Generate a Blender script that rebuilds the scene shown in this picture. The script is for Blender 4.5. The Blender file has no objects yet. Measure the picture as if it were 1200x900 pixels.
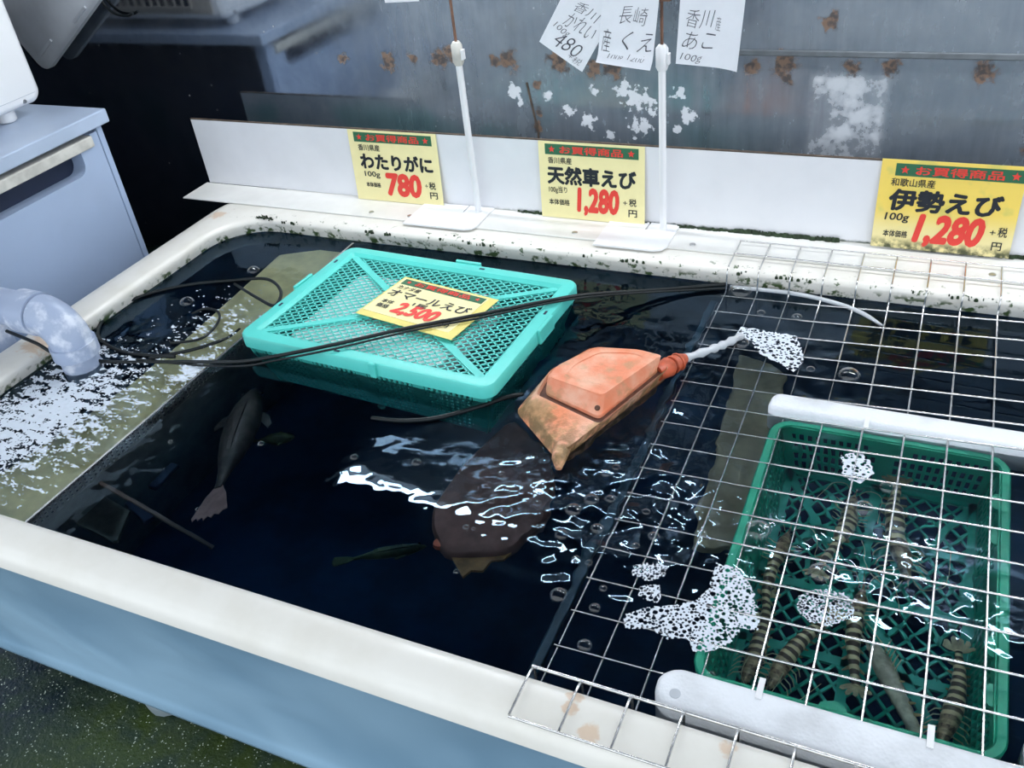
import bpy, math, random
import numpy as np
from mathutils import Vector, Matrix, noise as mn

random.seed(7)
sc = bpy.context.scene
col = sc.collection
ZR = 0.43            # height of the tank's rim above the floor; heights below are measured from the rim
CH = 0.75            # camera above the rim
F = 1061.84          # focal length in pixels of the 1200 px wide frame
RC = np.array([[0.9094133, 0.40315235, -0.10215491],
               [0.15864491, -0.56332817, -0.81085953],
               [-0.38444667, 0.72120008, -0.5762562]])
WZ = -0.030          # water level

# ------------------------------------------------------------------ camera, world, exposure
cd = bpy.data.cameras.new('camera')
cam = bpy.data.objects.new('camera', cd)
col.objects.link(cam)
cd.sensor_width = 36.0
cd.lens = F / 1200.0 * 36.0
cd.clip_start = 0.02
M = Matrix.Identity(4)
for i in range(3):
    M[i][0] = RC[0][i]
    M[i][1] = -RC[1][i]
    M[i][2] = -RC[2][i]
M[2][3] = CH + ZR
cam.matrix_world = M
sc.camera = cam

world = bpy.data.worlds.new('world')
sc.world = world
world.use_nodes = True
bg = world.node_tree.nodes['Background']
bg.inputs[0].default_value = (0.85, 0.93, 1.0, 1)
bg.inputs[1].default_value = 1.16
sc.view_settings.view_transform = 'Standard'
sc.view_settings.look = 'None'
sc.view_settings.gamma = 1.0
sc.view_settings.use_curve_mapping = False
sc.view_settings.exposure = 0.74
TUBE_EMIT = 48.0
try:
    sc.cycles.use_denoising = True
    sc.cycles.sample_clamp_indirect = 6.0
except Exception:
    pass


# ------------------------------------------------------------------ pixel <-> place helpers
def ray(px, py):
    v = np.array([(px - 600) / F, (py - 450) / F, 1.0])
    return RC.T @ v


def at(px, py, z=0.0):
    """point at height z (above the rim) seen at a pixel of the photograph"""
    w = ray(px, py)
    t = (z - CH) / w[2]
    return Vector((w[0] * t, w[1] * t, z))


def under(px, py, z):
    """same for a point under the water, following the bent ray"""
    w = ray(px, py)
    w = w / np.linalg.norm(w)
    t = (WZ - CH) / w[2]
    p = np.array([0, 0, CH]) + t * w
    h = np.array([w[0], w[1]]) / 1.333
    c = -math.sqrt(1 - h @ h)
    s = (z - WZ) / c
    return Vector((p[0] + h[0] * s, p[1] + h[1] * s, z))


# ------------------------------------------------------------------ materials
class NT:
    def __init__(self, name):
        self.m = bpy.data.materials.new(name)
        self.m.use_nodes = True
        self.t = self.m.node_tree
        self.b = self.t.nodes['Principled BSDF']
        self.out = self.t.nodes['Material Output']

    def n(self, typ, **kw):
        nd = self.t.nodes.new(typ)
        for k, v in kw.items():
            setattr(nd, k, v)
        return nd

    def l(self, a, b):
        self.t.links.new(a, b)

    def val(self, sock, v):
        if hasattr(v, 'is_output'):
            self.l(v, sock)
        else:
            sock.default_value = v

    def math(self, op, a, b=None, clamp=False):
        nd = self.n('ShaderNodeMath', operation=op)
        nd.use_clamp = clamp
        self.val(nd.inputs[0], a)
        if b is not None:
            self.val(nd.inputs[1], b)
        return nd.outputs[0]

    def noise(self, scale, detail=3.0, rough=0.55, coord=None, dist=0.0):
        nd = self.n('ShaderNodeTexNoise')
        nd.inputs['Scale'].default_value = scale
        nd.inputs['Detail'].default_value = detail
        nd.inputs['Roughness'].default_value = rough
        nd.inputs['Distortion'].default_value = dist
        self.l(coord if coord is not None else self.pos(), nd.inputs['Vector'])
        return nd.outputs['Fac']

    def pos(self):
        if not hasattr(self, '_p'):
            self._p = self.n('ShaderNodeNewGeometry').outputs['Position']
        return self._p

    def objc(self):
        if not hasattr(self, '_o'):
            self._o = self.n('ShaderNodeTexCoord').outputs['Object']
        return self._o

    def scaled(self, v, s):
        nd = self.n('ShaderNodeMapping')
        nd.inputs['Scale'].default_value = s
        self.l(v, nd.inputs['Vector'])
        return nd.outputs[0]

    def ramp(self, f, a, b, lo=0.0, hi=1.0):
        nd = self.n('ShaderNodeMapRange')
        nd.interpolation_type = 'SMOOTHSTEP'
        self.val(nd.inputs[0], f)
        nd.inputs[1].default_value = a
        nd.inputs[2].default_value = b
        nd.inputs[3].default_value = lo
        nd.inputs[4].default_value = hi
        return nd.outputs[0]

    def mix(self, f, a, b):
        nd = self.n('ShaderNodeMix', data_type='RGBA')
        self.val(nd.inputs[0], f)
        for s, v in ((nd.inputs[6], a), (nd.inputs[7], b)):
            if hasattr(v, 'is_output'):
                self.l(v, s)
            else:
                s.default_value = (*v[:3], 1)
        return nd.outputs[2]

    def sep(self, v):
        nd = self.n('ShaderNodeSeparateXYZ')
        self.l(v, nd.inputs[0])
        return nd.outputs

    def spots(self, pts, rough_amt=0.5, nscale=60.0):
        """mask made of irregular round spots; pts = (x,y,z,r) in world space"""
        nz = self.math('MULTIPLY', self.math('SUBTRACT', self.noise(nscale, 4), 0.5), rough_amt)
        acc = None
        for x, y, z, r in pts:
            d = self.n('ShaderNodeVectorMath', operation='DISTANCE')
            self.l(self.pos(), d.inputs[0])
            d.inputs[1].default_value = (x, y, z)
            q = self.math('ADD', self.math('DIVIDE', d.outputs['Value'], r), nz)
            m = self.ramp(q, 1.0, 0.55)
            acc = m if acc is None else self.math('MAXIMUM', acc, m)
        return acc

    def bump(self, h, strength=0.3, dist=0.01):
        nd = self.n('ShaderNodeBump')
        nd.inputs['Strength'].default_value = strength
        nd.inputs['Distance'].default_value = dist
        self.l(h, nd.inputs['Height'])
        self.l(nd.outputs[0], self.b.inputs['Normal'])
        return nd.outputs[0]

    def set(self, color=None, rough=None, metal=None, spec=None):
        if color is not None:
            if hasattr(color, 'is_output'):
                self.l(color, self.b.inputs['Base Color'])
            else:
                self.b.inputs['Base Color'].default_value = (*color[:3], 1)
        if rough is not None:
            self.val(self.b.inputs['Roughness'], rough)
        if metal is not None:
            self.val(self.b.inputs['Metallic'], metal)
        if spec is not None:
            self.b.inputs['Specular IOR Level'].default_value = spec
        return self.m


def simple(name, c, rough=0.5, metal=0.0, var=0.12, scale=30.0, bump=0.0, spec=0.5):
    k = NT(name)
    f = k.noise(scale, 4)
    d = tuple(x * (1 - var) for x in c)
    k.set(k.mix(k.ramp(f, 0.3, 0.7), d, c), rough, metal, spec)
    if bump:
        k.bump(f, bump, 0.004)
    return k.m


# ------------------------------------------------------------------ mesh builder
class MB:
    def __init__(self):
        self.v = []
        self.f = []

    def add(self, vs, fs):
        o = len(self.v)
        self.v.extend([tuple(p) for p in vs])
        self.f.extend([tuple(i + o for i in f) for f in fs])
        return self

    def box(self, x0, x1, y0, y1, z0, z1):
        return self.add([(x0, y0, z0), (x1, y0, z0), (x1, y1, z0), (x0, y1, z0), (x0, y0, z1), (x1, y0, z1), (x1, y1, z1), (x0, y1, z1)],
                        [(3, 2, 1, 0), (4, 5, 6, 7), (0, 1, 5, 4), (1, 2, 6, 5), (2, 3, 7, 6), (3, 0, 4, 7)])

    def bar(self, a, b, w, h, up=(0, 0, 1)):
        """box bar from a to b, w across, h along up"""
        a = Vector(a)
        b = Vector(b)
        d = (b - a).normalized()
        u = Vector(up)
        s = d.cross(u).normalized() * (w / 2)
        u = s.normalized().cross(d).normalized() * (h / 2)
        vs = [p + i * s + j * u for p in (a, b) for i, j in ((-1, -1), (1, -1), (1, 1), (-1, 1))]
        return self.add(vs, [(0, 1, 2, 3), (7, 6, 5, 4), (0, 4, 5, 1), (1, 5, 6, 2), (2, 6, 7, 3), (3, 7, 4, 0)])

    def tube(self, pts, r, n=8, closed=False, cap=True):
        pts = [Vector(p) for p in pts]
        N = len(pts)
        rs = r if isinstance(r, (list, tuple)) else [r] * N
        rings = []
        prev = None
        for i, p in enumerate(pts):
            if closed:
                t = pts[(i + 1) % N] - pts[i - 1]
            else:
                t = pts[min(i + 1, N - 1)] - pts[max(i - 1, 0)]
            t.normalize()
            if prev is None:
                ref = Vector((0, 0, 1)) if abs(t.z) < 0.9 else Vector((1, 0, 0))
                a = t.cross(ref).normalized()
            else:
                a = (prev - t * prev.dot(t)).normalized()
            prev = a
            b = t.cross(a)
            rings.append([p + (a * math.cos(2 * math.pi * k / n) + b * math.sin(2 * math.pi * k / n)) * rs[i] for k in range(n)])
        vs = [q for rg in rings for q in rg]
        fs = []
        for i in range(N if closed else N - 1):
            j = (i + 1) % N
            for k in range(n):
                m = (k + 1) % n
                fs.append((i * n + k, i * n + m, j * n + m, j * n + k))
        if cap and not closed:
            fs.append(tuple(reversed(range(n))))
            fs.append(tuple((N - 1) * n + k for k in range(n)))
        return self.add(vs, fs)

    def loft(self, loops, cap0=False, cap1=False):
        n = len(loops[0])
        vs = [q for lp in loops for q in lp]
        fs = []
        for i in range(len(loops) - 1):
            for k in range(n):
                m = (k + 1) % n
                fs.append((i * n + k, i * n + m, (i + 1) * n + m, (i + 1) * n + k))
        if cap0:
            fs.append(tuple(reversed(range(n))))
        if cap1:
            fs.append(tuple((len(loops) - 1) * n + k for k in range(n)))
        return self.add(vs, fs)

    def prism(self, poly, f0, f1):
        """poly = list of 2-d points, f0/f1 map them to the two end faces"""
        n = len(poly)
        vs = [f0(p) for p in poly] + [f1(p) for p in poly]
        fs = [tuple(reversed(range(n))), tuple(range(n, 2 * n))]
        for k in range(n):
            m = (k + 1) % n
            fs.append((k, m, n + m, n + k))
        return self.add(vs, fs)

    def build(self, name, mat, parent=None, world=True, smooth=None, bevel=0.0, kind=None, label=None, base=True):
        vs = self.v
        me = bpy.data.meshes.new(name)
        ob = bpy.data.objects.new(name, me)
        col.objects.link(ob)
        if world:
            vs = [(x, y, z + ZR) for x, y, z in vs]
            if parent is not None:
                q = parent
                off = Vector((0, 0, 0))
                while q is not None:
                    off += q.location
                    q = q.parent
            elif base:
                a = np.array(vs)
                lo, hi = a.min(0), a.max(0)
                off = Vector(((lo[0] + hi[0]) / 2, (lo[1] + hi[1]) / 2, lo[2]))
                ob.location = off
            else:
                off = Vector((0, 0, 0))
            vs = [(x - off.x, y - off.y, z - off.z) for x, y, z in vs]
        me.from_pydata(vs, [], self.f)
        me.materials.append(mat)
        if parent is not None:
            ob.parent = parent
        if smooth is not None:
            me.shade_smooth()
            if smooth < 180:
                me.set_sharp_from_angle(angle=math.radians(smooth))
        if bevel:
            bv = ob.modifiers.new('bevel', 'BEVEL')
            bv.width = bevel
            bv.segments = 2
            bv.limit_method = 'ANGLE'
        me.update()
        if kind:
            ob['kind'] = kind
        if label:
            ob['label'] = label
        return ob


def tag(o, label, cat, group=None, kind=None):
    o['label'] = label
    o['category'] = cat
    if group:
        o['group'] = group
    if kind:
        o['kind'] = kind
    return o


def thing(name, label, cat, loc=(0, 0, 0), group=None, rot=(0, 0, 0)):
    """Empty at the base of a thing; loc is measured from the rim level"""
    o = bpy.data.objects.new(name, None)
    o.empty_display_size = 0.05
    col.objects.link(o)
    o.location = (loc[0], loc[1], loc[2] + ZR)
    o.rotation_euler = rot
    return tag(o, label, cat, group)


def rr(x0, x1, y0, y1, r, z, n=7):
    """rounded rectangle loop, counter-clockwise"""
    r = min(r, (x1 - x0) / 2 - 1e-4, (y1 - y0) / 2 - 1e-4)
    pts = []
    for cx, cy, a0 in ((x1 - r, y0 + r, -90), (x1 - r, y1 - r, 0), (x0 + r, y1 - r, 90), (x0 + r, y0 + r, 180)):
        for k in range(n + 1):
            a = math.radians(a0 + 90 * k / n)
            pts.append((cx + r * math.cos(a), cy + r * math.sin(a), z))
    return pts


def smooth_path(pts, sub=6):
    P = [Vector(p) for p in pts]
    out = []
    for i in range(len(P) - 1):
        p0, p1, p2, p3 = P[max(i - 1, 0)], P[i], P[i + 1], P[min(i + 2, len(P) - 1)]
        for k in range(sub):
            t = k / sub
            out.append(0.5 * ((2 * p1) + (p2 - p0) * t + (2 * p0 - 5 * p1 + 4 * p2 - p3) * t * t + (3 * p1 - p0 - 3 * p2 + p3) * t ** 3))
    out.append(P[-1])
    return out


def diag_bars(mb, x0, x1, y0, y1, ang, pitch, w, z, h, keep=None):
    """parallel bars at an angle, clipped to a rectangle"""
    c, s = math.cos(ang), math.sin(ang)
    cx, cy = (x0 + x1) / 2, (y0 + y1) / 2
    L = math.hypot(x1 - x0, y1 - y0)
    k = -int(L / pitch)
    while k * pitch < L:
        ox, oy = cx - s * k * pitch, cy + c * k * pitch
        t0, t1 = -L, L
        for o, d, lo, hi in ((ox, c, x0, x1), (oy, s, y0, y1)):
            if abs(d) < 1e-9:
                if o < lo or o > hi:
                    t0, t1 = 1, 0
            else:
                a, b = (lo - o) / d, (hi - o) / d
                t0, t1 = max(t0, min(a, b)), min(t1, max(a, b))
        if t1 - t0 > 0.003:
            mb.bar((ox + c * t0, oy + s * t0, z), (ox + c * t1, oy + s * t1, z), w, h)
        k += 1


# ------------------------------------------------------------------ material library
MT = {}
k = NT('rim_gelcoat')
p = k.pos()
n1 = k.noise(14, 5)
c0 = k.mix(k.ramp(n1, 0.35, 0.75), (0.74, 0.715, 0.665), (0.68, 0.65, 0.59))
SP = [(*at(a, b, 0.0), r) for a, b, r in ((674, 815, .010), (668, 829, .009), (690, 858, .012), (853, 878, .010), (1170, 322, .035), (660, 884, .012), (45, 402, .035), (255, 252, .02))]
st = k.spots([(x, y, ZR, r) for x, y, z, r in SP], 1.6, 110)
c1 = k.mix(k.math('MULTIPLY', st, 0.5), c0, (0.58, 0.33, 0.15))
xyz = k.sep(p)
ed = k.math('MULTIPLY', k.ramp(xyz[1], 1.325, 1.340), k.ramp(xyz[1], 1.372, 1.345))
ag = k.math('MULTIPLY', ed, k.ramp(k.noise(75, 4, 0.6), 0.60, 0.66))
ed2 = k.math('MULTIPLY', k.ramp(xyz[2], ZR - 0.006, ZR - 0.022), k.ramp(xyz[1], 1.25, 1.32))
ed3 = k.math('MULTIPLY', k.ramp(xyz[2], ZR - 0.010, ZR - 0.026), k.ramp(xyz[0], -1.24, -1.30))
ag = k.math('MAXIMUM', ag, k.math('MULTIPLY', k.math('MAXIMUM', ed2, ed3), k.ramp(k.noise(60, 4), 0.50, 0.62)))
c2 = k.mix(ag, c1, (0.05, 0.09, 0.03))
MT['rim'] = k.set(c2, k.ramp(n1, 0.3, 0.7, 0.28, 0.45))

k = NT('blue_fibreglass')
n1 = k.noise(4, 2, dist=0.3)
n2 = k.noise(60, 2, coord=k.scaled(k.pos(), (1, 1, 0.5)))
k.set(k.mix(k.ramp(n1, 0.35, 0.65), (0.165, 0.285, 0.40), (0.235, 0.375, 0.50)), 0.38)
k.bump(k.math('ADD', n1, k.math('MULTIPLY', n2, 0.02)), 0.45, 0.03)
MT['shell'] = k.m
MT['liner'] = simple('dark_liner', (0.010, 0.040, 0.085), 0.6, var=0.5, scale=12)
MT['foot'] = simple('foot_plastic', (0.26, 0.32, 0.36), 0.5)

k = NT('wet_green_floor')
n1 = k.noise(3.2, 5, 0.6)
n2 = k.noise(22, 4)
far = k.ramp(k.sep(k.pos())[1], 0.15, -0.55)
gr = k.mix(k.ramp(n1, 0.36, 0.62), (0.004, 0.012, 0.020), (0.036, 0.056, 0.014))
gr = k.mix(k.ramp(n2, 0.4, 0.7), gr, (0.010, 0.028, 0.014))
vo = k.n('ShaderNodeTexVoronoi')
vo.inputs['Scale'].default_value = 190
k.l(k.pos(), vo.inputs['Vector'])
sp = k.math('MULTIPLY', k.ramp(vo.outputs['Distance'], 0.26, 0.14), k.ramp(k.noise(70, 2), 0.46, 0.56))
gr = k.mix(k.math('MULTIPLY', sp, 0.75), gr, (0.55, 0.62, 0.52))
fl = k.mix(k.ramp(k.noise(5, 5), 0.3, 0.7), (0.13, 0.16, 0.195), (0.20, 0.23, 0.265))
k.set(k.mix(far, gr, fl), k.ramp(n2, 0.3, 0.7, 0.25, 0.6))
k.bump(k.noise(160, 3), 0.4, 0.004)
MT['floor'] = k.m

# back wall: stained, mirror-like steel sheet
k = NT('steel_sheet')
YW = 1.56
xyz = k.sep(k.pos())
n1 = k.noise(4, 5, 0.6)
n2 = k.noise(26, 5, 0.65)
strk = k.noise(18, 4, coord=k.scaled(k.pos(), (3.0, 1, 0.35)))
hz = k.ramp(xyz[0], -1.30, -0.80, 0.02, 0.42)
dirt = k.math('MULTIPLY', hz, k.ramp(k.math('ADD', k.math('MULTIPLY', n1, 0.6), k.math('MULTIPLY', strk, 0.5)), 0.35, 0.75, 0.55, 1.25))
base = k.mix(k.ramp(n2, 0.3, 0.7), (0.31, 0.35, 0.40), (0.38, 0.415, 0.455))
base = k.mix(dirt, base, (0.125, 0.16, 0.20))
green = k.math('MULTIPLY', k.math('MULTIPLY', k.ramp(xyz[2], ZR + .20, ZR + .14), k.ramp(k.noise(5, 2), 0.42, 0.6)), k.ramp(xyz[0], -0.2, -0.5))
base = k.mix(k.math('MULTIPLY', green, 0.5), base, (0.10, 0.27, 0.27))
RU = [(-1.123, .262, .015), (-1.017, .257, .022), (-0.961, .264, .014), (-0.90, .268, .024), (-0.875, .275, .018), (-0.781, .264, .014), (-0.753, .266, .024), (-0.652, .268, .024), (-0.586, .255, .020),
      (-0.549, .258, .026), (-0.249, .270, .026), (-0.185, .338, .016), (-0.145, .268, .016), (-0.086, .271, .020), (0.05, .264, .022), (-0.30, .262, .018), (-0.698, .22, .010), (-0.70, .17, .010), (-0.705, .14, .012), (0.128, .145, .010), (-0.245, .245, .012)]
ru = k.spots([(x, YW, ZR + z, r * 0.98) for x, z, r in RU], 2.3, 85)
rcol = k.mix(k.ramp(k.noise(110, 3), 0.4, 0.6), (0.035, 0.018, 0.012), (0.19, 0.10, 0.05))
WH = [(-0.745, .205, .020), (-0.735, .185, .008), (-0.64, .175, .018), (-0.60, .155, .020), (-0.585, .215, .012), (-0.53, .215, .022), (-0.50, .12 + .03, .026), (-0.48, .19, .02), (-0.43, .215, .018), (-0.41, .175, .02), (-0.43, .15, .012), (-0.56, .13, .012), (-0.68, .20, .012), (-0.51, .205, .03)]
wh = k.spots([(x, YW, ZR + z, r * 0.8) for x, z, r in WH], 4.2, 75)
band = k.math('MULTIPLY', k.math('MULTIPLY', k.ramp(xyz[0], -0.212, -0.195), k.ramp(xyz[0], -0.078, -0.095)), k.math('MULTIPLY', k.ramp(xyz[2], ZR + .262, ZR + .245), k.ramp(n2, 0.38, 0.62, 0.35, 1.0)))
wh = k.math('MAXIMUM', wh, k.math('MULTIPLY', band, 0.8))
dots = k.n('ShaderNodeTexVoronoi')
dots.inputs['Scale'].default_value = 34
k.l(k.pos(), dots.inputs['Vector'])
dm = k.math('MULTIPLY', k.ramp(dots.outputs['Distance'], 0.10, 0.05), k.ramp(k.noise(9, 2), 0.5, 0.62))
wh = k.math('MAXIMUM', wh, k.math('MULTIPLY', dm, 0.5))
base = k.mix(wh, base, (0.66, 0.68, 0.72))
base = k.mix(k.math('MULTIPLY', ru, 0.88), base, rcol)
mk = k.math('MAXIMUM', k.math('MAXIMUM', ru, wh), dirt)
k.set(base, k.math('ADD', k.ramp(n2, 0.3, 0.8, 0.04, 0.10), k.math('MULTIPLY', mk, 0.45)), k.math('SUBTRACT', 1.0, mk, True))
k.bump(n1, 0.03, 0.01)
MT['wall'] = k.m

MT['white'] = simple('white_panel', (0.80, 0.80, 0.82), 0.35, var=0.05, scale=9)
k = NT('white_board')
xyz = k.sep(k.pos())
c = k.mix(k.ramp(k.noise(7, 4), 0.4, 0.75), (0.80, 0.80, 0.83), (0.74, 0.74, 0.77))
alg = k.math('MULTIPLY', k.ramp(k.math('ADD', xyz[2], k.math('MULTIPLY', k.noise(55, 4), 0.016)), ZR + 0.018, ZR + 0.010), k.ramp(xyz[1], 1.45, 1.465))
alg = k.math('MULTIPLY', alg, k.ramp(xyz[0], -0.85, -0.65))
k.set(k.mix(alg, c, (0.02, 0.05, 0.018)), 0.35)
MT['board'] = k.m
MT['flange'] = simple('cream_flange', (0.76, 0.75, 0.72), 0.4, var=0.1, scale=14)
MT['algae'] = simple('green_algae', (0.020, 0.045, 0.014), 0.8, var=0.7, scale=90, bump=0.6)
MT['seam'] = simple('rusty_seam', (0.10, 0.07, 0.05), 0.7, var=0.5, scale=80)
MT['lip'] = simple('steel_lip', (0.20, 0.22, 0.24), 0.45, 0.6, var=0.3, scale=30)
MT['cab'] = simple('blue_grey_laminate', (0.36, 0.45, 0.62), 0.35, var=0.06, scale=6)
MT['cabtop'] = simple('blue_grey_top', (0.42, 0.50, 0.64), 0.3, var=0.1, scale=8)
MT['cream'] = simple('cream_plastic', (0.62, 0.60, 0.55), 0.5, var=0.25, scale=40)
MT['dark'] = simple('dark_recess', (0.012, 0.022, 0.055), 0.7)  # navy tone; on the cabinet back it stands for shade
MT['appl'] = simple('white_enamel', (0.84, 0.84, 0.85), 0.25, var=0.02, scale=5)
MT['tan'] = simple('back_plate', (0.62, 0.56, 0.50), 0.5, var=0.1)
MT['steel'] = simple('steel_wire', (0.78, 0.77, 0.76), 0.25, 1.0, var=0.25, scale=160)
MT['screw'] = simple('screw_steel', (0.5, 0.5, 0.5), 0.3, 1.0)
MT['greyp'] = simple('grey_plastic', (0.52, 0.55, 0.60), 0.45, var=0.15, scale=12)
k = NT('grey_pvc')
n1 = k.noise(24, 5, 0.6)
k.set(k.mix(k.ramp(n1, 0.48, 0.66), (0.33, 0.39, 0.53), (0.62, 0.66, 0.76)), 0.4)
MT['pvc'] = k.m
MT['hose'] = simple('black_hose', (0.008, 0.012, 0.014), 0.38, var=0.4, spec=0.3)
k = NT('clear_hose')
k.set((0.75, 0.78, 0.82), 0.15)
k.b.inputs['Transmission Weight'].default_value = 0.35
MT['clear'] = k.m
MT['teal'] = simple('teal_plastic', (0.10, 0.63, 0.56), 0.38, var=0.08, scale=12)
MT['teald'] = simple('teal_basket_plastic', (0.05, 0.43, 0.38), 0.42, var=0.15, scale=12)
MT['green'] = simple('green_plastic', (0.015, 0.52, 0.32), 0.4, var=0.2, scale=14)
k = NT('styrofoam')
vo = k.n('ShaderNodeTexVoronoi')
vo.inputs['Scale'].default_value = 260
k.l(k.pos(), vo.inputs['Vector'])
k.set(k.mix(k.ramp(k.noise(9, 4), 0.45, 0.75), (0.74, 0.76, 0.80), (0.50, 0.51, 0.53)), 0.45)
k.bump(vo.outputs['Distance'], 0.25, 0.002)
MT['foam'] = k.m
k = NT('orange_float_plastic')
o = k.objc()
n1 = k.noise(26, 5, 0.6)
n2 = k.noise(140, 3)
c = k.mix(k.ramp(k.noise(9, 3), 0.35, 0.65), (0.80, 0.27, 0.13), (0.80, 0.46, 0.32))
c = k.mix(k.math('MULTIPLY', k.ramp(n1, 0.46, 0.62), 0.75), c, (0.42, 0.27, 0.12))
zz = k.sep(k.pos())[2]
skirt = k.math('MULTIPLY', k.ramp(zz, ZR + 0.004, ZR - 0.014), k.ramp(k.noise(60, 4), 0.35, 0.6))
c = k.mix(k.math('MULTIPLY', skirt, 0.9), c, (0.19, 0.115, 0.045))
k.set(c, 0.5)
k.bump(n2, 0.5, 0.003)
MT['orange'] = k.m
k = NT('faded_orange_plastic')
c = k.mix(k.ramp(k.noise(16, 4), 0.35, 0.65), (0.76, 0.24, 0.12), (0.80, 0.44, 0.30))
c = k.mix(k.math('MULTIPLY', k.ramp(k.noise(34, 5), 0.50, 0.66), 0.6), c, (0.40, 0.25, 0.12))
k.set(c, 0.45)
k.bump(k.noise(140, 3), 0.4, 0.003)
MT['faded'] = k.m
MT['red'] = simple('orange_red_rubber', (0.62, 0.12, 0.05), 0.4, var=0.4, scale=60)
MT['groove'] = simple('float_groove', (0.13, 0.05, 0.028), 0.7, var=0.4, scale=70)
MT['brown'] = simple('brown_slab', (0.19, 0.082, 0.062), 0.7, var=0.4, scale=30)
MT['ochre'] = simple('ochre_fringe', (0.30, 0.14, 0.04), 0.7, var=0.5, scale=60)
MT['fish'] = simple('dark_fish_skin', (0.065, 0.055, 0.05), 0.45, var=0.7, scale=45)
MT['fin'] = simple('pale_fin', (0.36, 0.22, 0.20), 0.6, var=0.3, scale=60)
MT['olive'] = simple('olive_fish_skin', (0.10, 0.11, 0.045), 0.5, var=0.6, scale=40)
MT['eye'] = simple('fish_eye', (0.01, 0.01, 0.01), 0.15)
MT['sand'] = simple('beige_ledge', (0.86, 0.76, 0.40), 0.8, var=0.25, scale=18, bump=0.3)
MT['mud'] = simple('olive_board', (0.34, 0.28, 0.17), 0.8, var=0.4, scale=18)
MT['perf'] = simple('perforated_sheet', (0.30, 0.32, 0.30), 0.4, 0.3, var=0.3)
MT['mat'] = simple('dark_rib_mat', (0.10, 0.10, 0.085), 0.8, var=0.4, scale=60)
MT['bluebar'] = simple('blue_bar', (0.012, 0.055, 0.09), 0.5, var=0.3)
MT['stick'] = simple('brown_stick', (0.22, 0.14, 0.11), 0.6)
k = NT('froth')
k.set((0.60, 0.66, 0.74), 0.4)
k.b.inputs['Subsurface Weight'].default_value = 0.0
MT['froth'] = k.m
for nm, c in (('yel', (0.90, 0.80, 0.42)), ('yel2', (0.88, 0.66, 0.14)), ('yel3', (0.80, 0.68, 0.20)), ('band', (0.02, 0.13, 0.06)), ('ink', (0.008, 0.012, 0.02)), ('redink', (0.78, 0.05, 0.035)), ('paper', (0.86, 0.87, 0.92)), ('pen', (0.06, 0.06, 0.08)), ('rust', (0.22, 0.11, 0.07))):
    MT[nm] = simple('card_' + nm, c, 0.4, var=0.04 if nm != 'rust' else 0.5, scale=40)
k = NT('stained_yellow_card')
o = k.objc()
yy = k.sep(o)[1]
c = k.mix(k.ramp(k.noise(22, 3, coord=o), 0.52, 0.66), (0.90, 0.66, 0.13), (0.72, 0.60, 0.14))
c = k.mix(k.ramp(yy, 0.075, 0.02), c, (0.86, 0.74, 0.36))
c = k.mix(k.math('MULTIPLY', k.ramp(yy, 0.022, 0.004), k.ramp(k.noise(60, 4, coord=o), 0.35, 0.6)), c, (0.06, 0.07, 0.03))
MT['stained'] = k.set(c, 0.3)

MT['ceil'] = simple('dark_awning', (0.025, 0.045, 0.085), 0.8)
# water: refracting, rippled surface over an absorbing body
k = NT('tank_water')
k.t.nodes.remove(k.b)
g = k.n('ShaderNodeBsdfRefraction')
g.inputs['IOR'].default_value = 1.333
g.inputs['Roughness'].default_value = 0.0
gl = k.n('ShaderNodeBsdfGlossy')
gl.inputs['Roughness'].default_value = 0.0
gl.inputs['Color'].default_value = (0.55, 0.78, 1.0, 1)
fr = k.n('ShaderNodeFresnel')
fr.inputs['IOR'].default_value = 1.333
mx = k.n('ShaderNodeMixShader')
k.l(fr.outputs[0], mx.inputs[0])
k.l(g.outputs[0], mx.inputs[1])
k.l(gl.outputs[0], mx.inputs[2])
k.b = g
w1 = k.noise(21, 0.0, 0.45, dist=0.5)
w2 = k.noise(52, 0.0, 0.5, dist=0.3)
w3 = k.noise(9, 1.0)


def disc(x, y, r0, r1):
    d = k.n('ShaderNodeVectorMath', operation='DISTANCE')
    k.l(k.pos(), d.inputs[0])
    d.inputs[1].default_value = (x, y, ZR + WZ)
    return k.ramp(d.outputs['Value'], r1, r0)


m = disc(-0.27, 0.80, 0.08, 0.24)
m = k.math('MAXIMUM', m, k.math('MULTIPLY', disc(0.0, 0.79, 0.05, 0.17), 0.5))
m = k.math('MAXIMUM', m, k.math('MULTIPLY', disc(0.10, 0.73, 0.03, 0.09), 0.55))
m = k.math('MAXIMUM', m, k.math('MULTIPLY', disc(-0.18, 1.08, 0.08, 0.25), 0.7))
m = k.math('MAXIMUM', m, k.math('MULTIPLY', disc(-0.45, 1.08, 0.05, 0.25), 0.45))
m = k.math('MAXIMUM', m, k.math('MULTIPLY', disc(-1.20, 0.75, 0.08, 0.30), 0.5))
m = k.math('ADD', m, 0.03)
h = k.math('ADD', k.math('ADD', k.math('MULTIPLY', k.math('ADD', w1, k.math('MULTIPLY', w2, 0.25)), m), k.math('MULTIPLY', w3, 0.12)), k.math('MULTIPLY', w2, 0.014))
bp = k.n('ShaderNodeBump')
bp.inputs['Strength'].default_value = 1.0
bp.inputs['Distance'].default_value = 0.010
k.l(h, bp.inputs['Height'])
for nd in (g, gl, fr):
    k.l(bp.outputs[0], nd.inputs['Normal'])
k.l(mx.outputs[0], k.out.inputs['Surface'])
va = k.n('ShaderNodeVolumeAbsorption')
va.inputs['Color'].default_value = (0.06, 0.42, 0.62, 1)
va.inputs['Density'].default_value = 5.0
k.l(va.outputs[0], k.out.inputs['Volume'])
MT['water'] = k.m
k = NT('bubble_film')
k.t.nodes.remove(k.b)
tr = k.n('ShaderNodeBsdfTransparent')
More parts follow.
